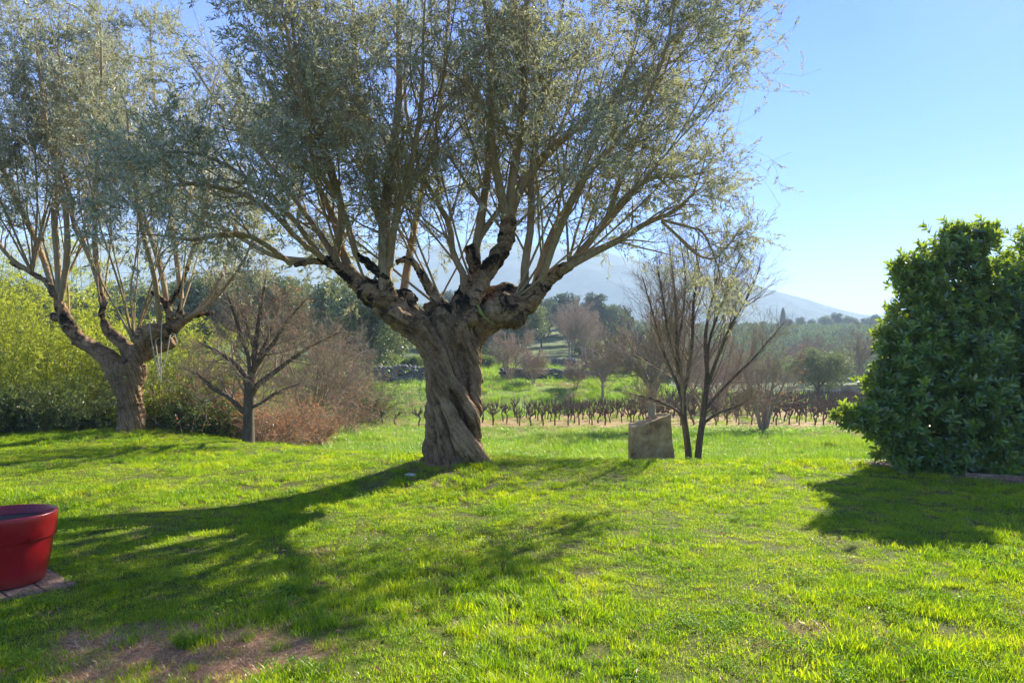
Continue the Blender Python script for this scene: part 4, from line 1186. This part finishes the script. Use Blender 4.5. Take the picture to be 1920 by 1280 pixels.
# ------------------------------------------------------------------ bamboo and undergrowth at the left
def bamboo():
    rng = np.random.default_rng(110)
    n = 620
    x = rng.uniform(-26, -9.5, n); y = 18.8 + rng.random(n) * 5.5 + np.abs(x + 12) * .08
    keep = ~((x > -12.5) & (y < 19.6)); x, y = x[keep], y[keep]; n = len(x)
    hgt = (5.1 + 1.9 * rng.random(n)) * (.75 + .5 * fbm(x * .5, y * .5, s=17)) * np.interp(x, [-26, -17, -13.5, -11.5, -9.5], [1.25, 1.05, .85, .62, .42]) * np.interp(y - 18.8, [0, 1.5, 4], [.55, .85, 1.1])
    p0 = np.stack([x, y, height(x, y)], 1)
    a = rng.normal(size=(n, 3)) * .16; a[:, 2] = 1; a[:, 1] -= .12
    St = grow(p0, a, hgt, 12, .05, -.045, rng)
    root = empty("bamboo_thicket", (-14, 20, hz(-14, 20)))
    tag(root, "tall feathery yellow-green bamboo thicket behind the smaller olive tree", "bamboo", kind='stuff')
    off = np.array([-14, 20, hz(-14, 20)])
    Rr = taper(n, 12, .018, .004)
    v, q = tubes(St, Rr, 5)
    obj("culms", make_mesh("culms", v - off, [q]), M_CULM, root)
    p, d, r, t = spawn(St, Rr, 19, .08, 1, 55, 15, rng)
    kk = rng.random(len(p)) < .08 + sst(.40, .56, fbm(p[:, 0] * .9, p[:, 1] * .9, p[:, 2] * 1.1, o=3, s=14)); p, d = p[kk], d[kk]
    S1 = grow(p, d, .35 + .5 * rng.random(len(p)), 5, .12, -.05, rng)
    R1 = taper(len(p), 5, .004, .002)
    v, q = tubes(S1, R1, 3)
    obj("twigs", make_mesh("twigs", v - off, [q]), M_CULM, root)
    p, d, r, t = spawn(S1, R1, 16, .1, 1, 45, 18, rng)
    d[:, 2] -= .25
    V, Q = leaves(p, d,   .13 + .08 * rng.random(len(p)), .026, rng)
    obj("foliage", make_mesh("foliage", V - off, [Q], False), M_BAMBOO, root)
bamboo()

rng = np.random.default_rng(120)
def shrub(name, org, w, h, rng, ml, mb, label, cat, nst=60, leaf=.05, nl=7, tw=3, group=None, narrow=.45):
    root = empty(name, org); tag(root, label, cat, group)
    a = rng.random(nst) * 6.28; rr = np.sqrt(rng.random(nst)) * w * .35
    p0 = np.stack([rr * np.cos(a), rr * np.sin(a), 0 * a - .05], 1)
    d = np.stack([np.cos(a) * .5, np.sin(a) * .5, np.ones(nst)], 1) + .25 * rng.normal(size=(nst, 3))
    St = grow(p0, d, h * (.6 + .6 * rng.random(nst)), 8, .12, -.02, rng); Rr = taper(nst, 8, .012, .003)
    acc = Acc(); v, q = tubes(St, Rr, 4); acc.add(v, q)
    p, d, r, t = spawn(St, Rr, 9, .12, 1, 42, 14, rng)
    S1 = grow(p, d, h * .3 * (.4 + rng.random(len(p))), 5, .14, -.01, rng); R1 = taper(len(p), 5, .005, .002)
    v, q = tubes(S1, R1, 3); acc.add(v, q)
    p, d, r, t = spawn(S1, R1, tw, .1, 1, 42, 14, rng)
    S2 = grow(p, d, h * .12 * (.4 + rng.random(len(p))), 4, .14, 0, rng); R2 = taper(len(p), 4, .003, .002)
    v, q = tubes(S2, R2, 3); acc.add(v, q)
    obj("stems", acc.mesh("stems"), mb, root)
    p, d, r, t = spawn(S2, R2, nl, .1, 1, 50, 18, rng)
    V, Q = leaves(p, d, leaf * (.6 + .8 * rng.random(len(p))), leaf * narrow, rng)
    obj("foliage", make_mesh("foliage", V, [Q], False), ml, root)
    return root
G1 = "shrubs along the far edge of the lawn"
for (px, dd, w, h, ml, mb, lab, lf) in [
    (400, 18.2, 2.0, 1.9, M_RUSSET, M_TWIG, "russet-leaved shrub just left of the dark spreading tree's trunk", .06),
    (505, 17.8, 1.9, 1.45, M_RUSSET, M_TWIG, "russet-leaved shrub just right of the dark spreading tree's trunk", .06),
    (565, 19.6, 1.7, 1.2, M_RUSSET, M_TWIG, "paler russet shrub reaching out to the open meadow", .05),
    (330, 18.4, 2.0, 2.6, M_UNDER, M_DBARK, "dark green leafy shrub right of the smaller olive's trunk", .07),
    (375, 17.4, 1.6, .9, M_UNDER, M_DBARK, "low green shrub right of the smaller olive, in front of the dark one", .07),
    (420, 17.8, 1.8, .7, M_UNDER, M_DBARK, "low dark shrub at the foot of the russet one", .06),
    (285, 17.9, 1.4, 1.0, M_BAMBOO, M_CULM, "bright green low shrub beside the smaller olive's trunk", .08),
    (180, 18.3, 2.0, 1.2, M_UNDER, M_DBARK, "dark low shrub left of the smaller olive's trunk", .07),
    (90, 18.0, 2.4, 1.2, M_UNDER, M_DBARK, "low leafy shrub under the left part of the bamboo", .07),
    (10, 17.8, 2.4, 1.3, M_UNDER, M_DBARK, "low leafy shrub at the extreme left under the bamboo", .07),
    (615, 26.0, 2.6, 2.4, M_RUSSET, M_TWIG, "sparse russet shrub at the left end of the bank", .05),
    (680, 34.0, 1.6, 2.3, M_HOLM, M_DBARK, "dark green upright shrub on the left end of the bank", .09),
]:
    shrub("shrub", at_px(px, dd), w, h, rng, ml, mb, lab, "shrub", nst=70, leaf=lf, nl=6 if ml != M_RUSSET else 3, group=G1)

# ------------------------------------------------------------------ dry stone walls
def dry_wall(x0, y0, x1, y1, h, thick, seed, label):
    rng = np.random.default_rng(seed)
    L = math.hypot(x1 - x0, y1 - y0); n = int(L / .30) + 1; rows = int(h / .2) + 1
    org = np.array([(x0 + x1) / 2, (y0 + y1) / 2, hz((x0 + x1) / 2, (y0 + y1) / 2)])
    import bmesh
    bm = bmesh.new(); bmesh.ops.create_icosphere(bm, subdivisions=2, radius=.5)
    bv = np.array([v.co[:] for v in bm.verts]); bf = np.array([[v.index for v in f.verts] for f in bm.faces]); bm.free()
    acc = Acc()
    for k in range(2):
        for r in range(rows):
            for i in range(n):
                t = (i + .5 * (r % 2) + .3 * rng.normal() * .5) / n
                if rng.random() < .06 * r: continue
                x = x0 + (x1 - x0) * t; y = y0 + (y1 - y0) * t + (k - .5) * thick * .5
                hh = .13 + r * .19 + .03 * rng.normal()
                sc = np.array([.34 + .12 * rng.random(), .34, .20 + .07 * rng.random()])
                v = bv * sc; v = v * (1 + .5 * (fbm(bv[:, 0] * 3 + i * 3.1, bv[:, 1] * 3 + r * 7.7, bv[:, 2] * 3 + k, o=2, s=seed) - .5)[:, None] * 1.6)
                a = rng.normal() * .3; ca, sa = math.cos(a), math.sin(a)
                v = np.stack([v[:, 0] * ca - v[:, 2] * sa, v[:, 1], v[:, 0] * sa + v[:, 2] * ca], 1)
                acc.add(v + np.array([x, y, hz(x, y) + hh]) - org, bf)
    tag(obj("dry_stone_wall", acc.mesh("dry_stone_wall", False), M_DRY, None, org), label, "stone wall", "dry stone walls on the terraces")
def wpx(pa, da, pb, db, *a):
    dry_wall((pa - 960) / FPX * da, da, (pb - 960) / FPX * db, db, *a)
wpx(702, 47, 800, 49, 1.05, .7, 1, "dark dry stone wall left of the big trunk at the top of the bank")
wpx(940, 56, 1115, 60, .85, .7, 2, "long dry stone wall right of the big trunk behind the pinkish shrubs")
wpx(1028, 82, 1082, 83, .95, .7, 3, "short dry stone wall higher up on the second terrace")

# ------------------------------------------------------------------ vines
def vine_mesh(rng):
    acc = Acc()
    h = .48 + .1 * rng.random()
    tr = catmull([(0, 0, -.08), (.05 * rng.normal(), .04 * rng.normal(), h * .4), (.07 * rng.normal(), .05 * rng.normal(), h * .75), (.05 * rng.normal(), 0, h)], 9)
    v, q = tubes(tr[None], np.array([[.055, .045, .04, .04, .035, .04, .04, .05, .04]]), 7); acc.add(v, q)
    n = rng.integers(5, 8)
    a = np.arange(n) / n * 6.28 + rng.random()
    d = np.stack([np.cos(a) * 1.2, np.sin(a) * .7, .45 + .4 * rng.random(n)], 1)
    arm = grow(np.repeat(tr[-1:] - [0, 0, .02], n, 0), d, .32 + .16 * rng.random(n), 6, .26, .12, rng)
    v, q = tubes(arm, taper(n, 6, .034, .018), 6); acc.add(v, q)
    p, dd, r, t = spawn(arm, taper(n, 6, .03, .02), 5, .35, 1, 35, 15, rng)
    sp = grow(p, dd * .5 + [0, 0, .9], .10 + .22 * rng.random(len(p)), 4, .1, .05, rng)
    v, q = tubes(sp, taper(len(p), 4, .012, .007), 4); acc.add(v, q)
    return acc.mesh("vine")
vm = [vine_mesh(np.random.default_rng(200 + i)) for i in range(7)]
for m_ in vm: m_.materials.append(M_VINE)
rr_ = random.Random(8); cnt = 0
rest = Acc(); restn = 0
vdat = []
for me_ in vm:
    n_ = len(me_.vertices); co_ = np.empty(n_ * 3, np.float32); me_.vertices.foreach_get("co", co_)
    vdat.append((co_.reshape(-1, 3), [np.array([p_.vertices[:] for p_ in me_.polygons if len(p_.vertices) == 4])]))
y = 33.9
while y < 62:
    x = -9.5 + (y - 34) * .9
    while x < .50 * y + 3:
        yy = y + .25 * rr_.random() + .03 * x
        if yy < (float(bank_line(x)) - 2.0 if x < 13 else 64) and rr_.random() > (.5 if x < -3 else .05):
            k_ = rr_.randrange(7); s_ = .70 + rr_.random() * .30
            xx = x + rr_.uniform(-.1, .1); sc_ = (s_, s_, s_ * (1.0 + .25 * rr_.random())); rz_ = rr_.choice([0, math.pi]) + rr_.uniform(-.4, .4)
            if cnt < 290:
                o = bpy.data.objects.new("vine", vm[k_]); C.objects.link(o)
                o.location = (xx, yy, hz(xx, yy)); o.scale = sc_; o.rotation_euler = (0, 0, rz_)
                left_ = x < -3
                lab = "dark gnarled pruned vine in the scattered few left of the big trunk" if left_ else ("dark gnarled pruned vine in the front row of the vineyard" if y < 35 else ("dark gnarled pruned vine in the second row of the vineyard" if y < 37 else "dark gnarled pruned vine standing in the rows farther back in the vineyard"))
                tag(o, lab, "vine", "scattered vines left of the trunk" if left_ else "pruned vines in rows"); cnt += 1
            else:
                c_, f_ = vdat[k_]; c_ = c_ * np.array(sc_); a_, b_ = math.cos(rz_), math.sin(rz_)
                rest.add(np.stack([c_[:, 0] * a_ - c_[:, 1] * b_ + xx, c_[:, 0] * b_ + c_[:, 1] * a_ + yy, c_[:, 2] + hz(xx, yy)], 1), *f_); restn += 1
        x += .62
    y += 2.0
if restn:
    tag(obj("vine_rows", rest.mesh("vine_rows"), M_VINE), kind='stuff')
print("vines", cnt)
for i in range(26):
    px = 905 + i * 26; dd = 39 + (i * 7 % 5) * 2.2
    X = (px - 960) / FPX * dd
    if dd > bank_line(X) - 1.5 and X < 13: continue
    v, q = tubes(np.array([[(0, 0, -.1), (0.01, 0, .5), (.02 * (i % 3 - 1), 0, 1.15)]]), np.full((1, 3), .016), 6)
    o = obj("vineyard_post", make_mesh("post", v, [q, np.array([[12, 13, 14, 15, 16, 17]])]), M_VINE, None, (X, dd, hz(X, dd)))
    tag(o, "thin grey stake sticking up out of the vine rows", "post", "stakes in the vineyard")

# low ochre wall and pale fence beyond the vineyard at the right
lw = at_px(1590, 68); 
tag(obj("garden_wall", slab("garden_wall", 6.5, .4, 1.5, 3, .05, 20, .03), plain("ochre_plaster", [(.3, (.22, .15, .09)), (.7, (.38, .28, .17))], scale=2, bump=.3), None, (lw[0], 68, lw[2] + .6)),
    "low ochre wall behind the round evergreen oak", "wall")
fr_ = empty("rail_fence", at_px(1485, 64)); tag(fr_, "pale rail fence at the back of the vineyard left of the round oak", "fence")
M_PALE = plain("pale_grey_wood", [(.3, (.30, .30, .27)), (.7, (.5, .5, .46))], scale=12)
for k in range(7):
    v, q = tubes(np.array([[(-4.5 + k * 1.5, 0, -.1), (-4.5 + k * 1.5, 0, .5), (-4.5 + k * 1.5, 0, 1.0)]]), np.full((1, 3), .06), 6)
    obj("post", make_mesh("post", v, [q, np.array([[12, 13, 14, 15, 16, 17]])]), M_PALE, fr_)
for k in range(2):
    v, q = tubes(np.array([[(-4.7, -.07, .45 + k * .42), (0, -.07, .43 + k * .42), (4.7, -.07, .45 + k * .42)]]), np.full((1, 3), .045), 6)
    obj("rail", make_mesh("rail", v, [q]), M_PALE, fr_)

# ------------------------------------------------------------------ grass
def blade_tuft(name, rng, nb, rad, h0, h1, w, m, lean=.5, segs=3):
    a = rng.random(nb) * 6.28; rr = np.sqrt(rng.random(nb)) * rad
    p = np.stack([rr * np.cos(a), rr * np.sin(a), 0 * a - .006], 1)
    h = h0 + (h1 - h0) * rng.random(nb) ** 1.3
    b = rng.random(nb) * 6.28; ln = lean * (.25 + rng.random(nb))
    dx = np.stack([np.cos(b), np.sin(b), 0 * b], 1)
    s = np.stack([-np.sin(b), np.cos(b), 0 * b], 1)
    t = np.linspace(0, 1, segs + 1)
    V = []
    for k, tk in enumerate(t):
        c = p + dx * (ln * h * tk ** 1.8)[:, None] + np.array([0, 0, 1.]) * (h * (tk - .22 * ln * tk ** 2))[:, None]
        wk = w * (1 - tk ** 1.6) * .5 + w * .04
        V += [c - s * wk, c + s * wk]
    V = np.stack(V, 1)
    n = V.shape[1]
    base = np.arange(nb)[:, None] * n
    q = np.concatenate([base + np.array([[2 * k, 2 * k + 1, 2 * k + 3, 2 * k + 2]]) for k in range(segs)])
    me = make_mesh(name, V.reshape(-1, 3), [q], True)
    me.materials.append(m)
    return bpy.data.objects.new(name, me)

def grass_mat(name, stops, trans, tw=.5, nscale=.8, gloss=.04):
    m, ns, ls = mat(name)
    geo = ns.new("ShaderNodeNewGeometry"); oi = ns.new("ShaderNodeObjectInfo")
    pos = geo.outputs['Position']
    n1 = noise_tex(ns, ls, nscale, 5, .65, pos)
    v = math_(ns, ls, 'ADD', math_(ns, ls, 'MULTIPLY', n1, .62), math_(ns, ls, 'MULTIPLY', geo.outputs['Random Per Island'], .26))
    v = math_(ns, ls, 'ADD', v, math_(ns, ls, 'MULTIPLY', oi.outputs['Random'], .14))
    col = ramp(ns, ls, v, stops)
    tc = mixc(ns, ls, 1.0, col, trans, 'MULTIPLY')
    d = ns.new("ShaderNodeBsdfDiffuse"); ls.new(col, d.inputs[0])
    t = ns.new("ShaderNodeBsdfTranslucent"); ls.new(tc, t.inputs[0])
    mx = ns.new("ShaderNodeMixShader"); mx.inputs[0].default_value = tw
    ls.new(d.outputs[0], mx.inputs[1]); ls.new(t.outputs[0], mx.inputs[2])
    g = ns.new("ShaderNodeBsdfGlossy"); g.inputs['Roughness'].default_value = .38; g.inputs['Color'].default_value = (1, 1, .9, 1)
    m2 = ns.new("ShaderNodeMixShader"); m2.inputs[0].default_value = gloss
    ls.new(mx.outputs[0], m2.inputs[1]); ls.new(g.outputs[0], m2.inputs[2])
    out = ns.new("ShaderNodeOutputMaterial"); ls.new(m2.outputs[0], out.inputs[0])
    return m

def scatter(name, pts, rot, scl, idx, protos):
    col = bpy.data.collections.new(name + "_tufts")
    for o in protos: col.objects.link(o)
    me = bpy.data.meshes.new(name)
    me.vertices.add(len(pts)); me.vertices.foreach_set("co", pts.astype(np.float32).ravel())
    a = me.attributes.new("rot", 'FLOAT_VECTOR', 'POINT'); a.data.foreach_set("vector", rot.astype(np.float32).ravel())
    a = me.attributes.new("scl", 'FLOAT_VECTOR', 'POINT'); a.data.foreach_set("vector", scl.astype(np.float32).ravel())
    a = me.attributes.new("idx", 'INT', 'POINT'); a.data.foreach_set("value", idx.astype(np.int32))
    o = bpy.data.objects.new(name, me); C.objects.link(o)
    g = bpy.data.node_groups.new(name, 'GeometryNodeTree')
    g.interface.new_socket("Geometry", in_out='INPUT', socket_type='NodeSocketGeometry')
    g.interface.new_socket("Geometry", in_out='OUTPUT', socket_type='NodeSocketGeometry')
    gi = g.nodes.new("NodeGroupInput"); go = g.nodes.new("NodeGroupOutput")
    ci = g.nodes.new("GeometryNodeCollectionInfo"); ci.inputs['Collection'].default_value = col
    ci.inputs['Separate Children'].default_value = True; ci.inputs['Reset Children'].default_value = True
    ip = g.nodes.new("GeometryNodeInstanceOnPoints"); ip.inputs['Pick Instance'].default_value = True
    def attr(n, t):
        x = g.nodes.new("GeometryNodeInputNamedAttribute"); x.data_type = t; x.inputs['Name'].default_value = n
        return [s for s in x.outputs if s.enabled][0]
    g.links.new(gi.outputs[0], ip.inputs['Points']); g.links.new(ci.outputs[0], ip.inputs['Instance'])
    g.links.new(attr("idx", 'INT'), ip.inputs['Instance Index'])
    e2r = g.nodes.new("FunctionNodeEulerToRotation"); g.links.new(attr("rot", 'FLOAT_VECTOR'), e2r.inputs[0])
    g.links.new(e2r.outputs[0], ip.inputs['Rotation']); g.links.new(attr("scl", 'FLOAT_VECTOR'), ip.inputs['Scale'])
    g.links.new(ip.outputs[0], go.inputs[0])
    md = o.modifiers.new("scatter", 'NODES'); md.node_group = g
    return o

def wedge(rng, n, d0, d1, amax=.80, power=1.0):
    """random ground points in the view wedge, uniform per area"""
    y = np.sqrt(rng.random(n) * (d1 ** 2 - d0 ** 2) + d0 ** 2)
    x = rng.uniform(-amax, amax, n) * y
    return x, y

M_GRASS = grass_mat("lawn_blade", [(.30, (.05, .14, .004)), (.43, (.15, .28, .006)), (.56, (.29, .42, .009)), (.72, (.44, .46, .02)), (.86, (.52, .47, .08))], (1.6, 1.5, .4), tw=.56, nscale=1.1, gloss=.022)
M_MEADOW = grass_mat("meadow_blade", [(.28, (.08, .18, .012)), (.45, (.16, .28, .018)), (.62, (.26, .35, .03)), (.8, (.38, .37, .09))], (1.4, 1.45, .7), tw=.5, nscale=.35)
M_STRAW = grass_mat("straw_blade", [(.3, (.26, .13, .06)), (.5, (.46, .28, .14)), (.7, (.62, .45, .26))], (1, 1, 1), tw=.3, nscale=3)
M_CLOVER = leaf_mat("clover_leaf", [(.3, (.07, .17, .015)), (.5, (.12, .25, .02)), (.72, (.20, .32, .04))], trans=(.34, .52, .03), tw=.45, gloss=.015, nscale=2)

rng = np.random.default_rng(300)
near = [blade_tuft("tuft", rng, 130, .11, .012, .038, .0032, M_GRASS, 1.1) for _ in range(4)] + [blade_tuft("tuft", rng, 70, .06, .03, .07, .0040, M_GRASS, .9, 4) for _ in range(2)] + \
       [blade_tuft("tuft", rng, 70, .11, .008, .035, .0032, M_STRAW, 1.6) for _ in range(2)]
def clover_tuft(rng):
    nb = 26
    p = np.stack([rng.normal(size=nb) * .035, rng.normal(size=nb) * .035, .012 + .03 * rng.random(nb)], 1)
    a = rng.random(nb) * 6.28
    pos, dr = [], []
    for k in range(3):
        pos.append(p); dr.append(np.stack([np.cos(a + k * 2.09), np.sin(a + k * 2.09), .15 + .3 * rng.random(nb)], 1))
    V, Q = leaves(np.concatenate(pos), np.concatenate(dr), .013, .012, rng, nrm=np.tile([[0, 0, 1.]], (nb * 3, 1)))
    me = make_mesh("tuft", V, [Q], False); me.materials.append(M_CLOVER)
    return bpy.data.objects.new("tuft", me)
near += [clover_tuft(rng) for _ in range(2)]
def build_lawn(n):
    xs, ys = [], []
    for (d0, d1, den) in [(3.1, 6.0, 190), (6.0, 9.0, 120), (9.0, 18.5, 62)]:
        area = .5 * (d1 ** 2 - d0 ** 2) * 1.64
        x, y = wedge(rng, int(area * den), d0, d1, .82); xs.append(x); ys.append(y)
    x = np.concatenate(xs); y = np.concatenate(ys)
    k = y < lawn_edge(x) + .9
    x, y = x[k], y[k]
    bm_ = bare_mask(x, y); mu = mulch_mask(x, y)
    board = (np.abs((x - BX) * .78 - (y - BY) * .62) < .47) & (np.abs((x - BX) * .62 + (y - BY) * .78) < .47)
    tr = np.hypot(x - TX, y - TY) < .42
    r = rng.random(len(x))
    straw = r < bm_ * .72
    k = ~board & ~tr & (rng.random(len(x)) > mu * .97) & ~((r < bm_) & (rng.random(len(x)) < .25))
    x, y, bm_, straw = x[k], y[k], bm_[k], straw[k]
    gap = sst(.30, .47, fbm(x * 2.8, y * 2.8, o=4, s=121))
    k = rng.random(len(x)) < .6 + .4 * gap
    x, y, bm_, straw = x[k], y[k], bm_[k], straw[k]
    dens = fbm(x * 1.7, y * 1.7, o=3, s=61); lush = fbm(x * .8 + 4, y * .8, o=3, s=67)
    idx = rng.integers(0, 4, len(x))
    idx = np.where(rng.random(len(x)) < sst(.50, .68, lush) * .45, 4 + rng.integers(0, 2, len(x)), idx)
    idx = np.where(rng.random(len(x)) < .07 * sst(.4, .6, dens) + .02, 8 + rng.integers(0, 2, len(x)), idx)
    st2 = rng.random(len(x)) < sst(.52, .66, fbm(x * 2.6, y * 2.6, o=4, s=83)) * .15
    idx = np.where(straw | st2, 6 + rng.integers(0, 2, len(x)), idx)
    s = (.7 + .5 * rng.random(len(x))) * (.7 + .9 * dens) * np.where(y > 9, 1.25, 1)
    sz = s * (.65 + .8 * lush)
    z = height(x, y)
    rot = np.stack([rng.normal(size=len(x)) * .12, rng.normal(size=len(x)) * .12, rng.random(len(x)) * 6.28], 1)
    o = scatter("lawn_grass", np.stack([x, y, z], 1), rot, np.stack([s, s, sz], 1), idx, near)
    tag(o, kind='stuff'); print("lawn tufts", len(x))
build_lawn(0)

def litter():
    n = 2600
    x, y = wedge(rng, n, 3.1, 14, .8)
    k = (y < lawn_edge(x)) & (rng.random(n) < .25 + .75 * np.exp(-((x - TX + 1) ** 2 + (y - TY + 2) ** 2) / 12))
    x, y = x[k], y[k]; m_ = len(x)
    a = rng.random(m_) * 6.28
    z = height(x, y) + .022 + .02 * rng.random(m_)
    V, Q = leaves(np.stack([x, y, z], 1), np.stack([np.cos(a), np.sin(a), .25 * rng.normal(size=m_)], 1), .05 + .02 * rng.random(m_), .016, rng, nrm=np.tile([[0, 0, 1.]], (m_, 1)))
    tag(obj("fallen_leaves", make_mesh("fallen_leaves", V, [Q], False), M_RUSSET), kind='stuff')
litter()
mead = [blade_tuft("mtuft", rng, 90, .28, .05, .15, .010, M_MEADOW, .8) for _ in range(4)] + [blade_tuft("mtuft", rng, 80, .2, .10, .30, .012, M_MEADOW, .7, 4) for _ in range(2)] + [blade_tuft("mtuft", rng, 60, .25, .04, .12, .010, M_STRAW, 1) for _ in range(2)]
def build_meadow():
    xs, ys = [], []
    for (d0, d1, den) in [(11.5, 24, 22), (24, 40, 11), (40, 75, 4.2)]:
        area = .5 * (d1 ** 2 - d0 ** 2) * 1.64
        x, y = wedge(rng, int(area * den), d0, d1, .82); xs.append(x); ys.append(y)
    x = np.concatenate(xs); y = np.concatenate(ys)
    t = y - lawn_edge(x)
    vw = sst(-1.0, .4, y - 33.0) * (y < np.where(x < 13, bank_line(x) - 1.5, 60)) * (x > -6)
    k = (t > .7) & (rng.random(len(x)) > vw * .93)
    x, y = x[k], y[k]; t = t[k]
    onbank = y > bank_line(x) - 1
    l = fbm(x * .6, y * .6, o=3, s=91)
    idx = rng.integers(0, 4, len(x))
    idx = np.where(rng.random(len(x)) < np.where(onbank, .4, .25) * sst(.42, .6, l), 4 + rng.integers(0, 2, len(x)), idx)
    idx = np.where(rng.random(len(x)) < .10 + .35 * sst(.5, .62, fbm(x * .25, y * .25, o=3, s=95)) * (y > 20), 6 + rng.integers(0, 2, len(x)), idx)
    s = (.75 + .6 * rng.random(len(x))) * np.interp(y, [12, 25, 45, 75], [.7, 1, 1.6, 2.2])
    sz = s * (.6 + .9 * l) * np.interp(t, [.5, 3], [.35, 1]) * np.interp(y, [24, 31, 36, 38], [1, .5, .5, 1])
    rot = np.stack([rng.normal(size=len(x)) * .1, rng.normal(size=len(x)) * .1, rng.random(len(x)) * 6.28], 1)
    o = scatter("meadow_grass", np.stack([x, y, height(x, y)], 1), rot, np.stack([s, s, sz], 1), idx, mead)
    tag(o, kind='stuff'); print("meadow tufts", len(x))
build_meadow()

# a lush clump in the worn patch
tf = [(-1.93, 4.08, 1.0, "lush tuft of long green grass growing in the brown worn patch"), (-2.85, 3.72, .9, "lush tuft of long grass left of the brown worn patch")]
for (x, y, s_, lab) in tf:
    o = blade_tuft("grass_tuft", rng, 190, .075, .06, .15, .006, M_GRASS, 1.5, 5)
    C.objects.link(o); o.location = (x, y, hz(x, y)); o.scale = (s_, s_, s_)
    tag(o, lab, "grass tuft")
ed = P(1885, 903, 9.95)
tag(obj("edging_board", slab("edging_board", 1.5, .035, .09, 7, .006, 14, .006), M_BOARD, None, (7.5, 9.95, hz(7.5, 9.95) + .03)),
    "low reddish-brown edging board along the bed under the magnolia", "edging board").rotation_euler = (0, 0, R(-28))
# flat pale stone in the grass by the big trunk
import bmesh
bm = bmesh.new(); bmesh.ops.create_icosphere(bm, subdivisions=3, radius=.5)
for v_ in bm.verts:
    v_.co *= 1 + .25 * mnoise.noise(v_.co * 2.5)
    v_.co.x *= .18; v_.co.y *= .11; v_.co.z *= .05
me = bpy.data.meshes.new("pebble"); bm.to_mesh(me); bm.free()
sp = P(770, 888, 9.7)
tag(obj("flat_stone", me, plain("pale_limestone", [(.3, (.4, .39, .36)), (.7, (.62, .6, .56))], scale=14), None, (sp[0], sp[1], hz(sp[0], sp[1]) + .012)),
    "small pale flat stone in the grass before the big olive trunk", "stone")
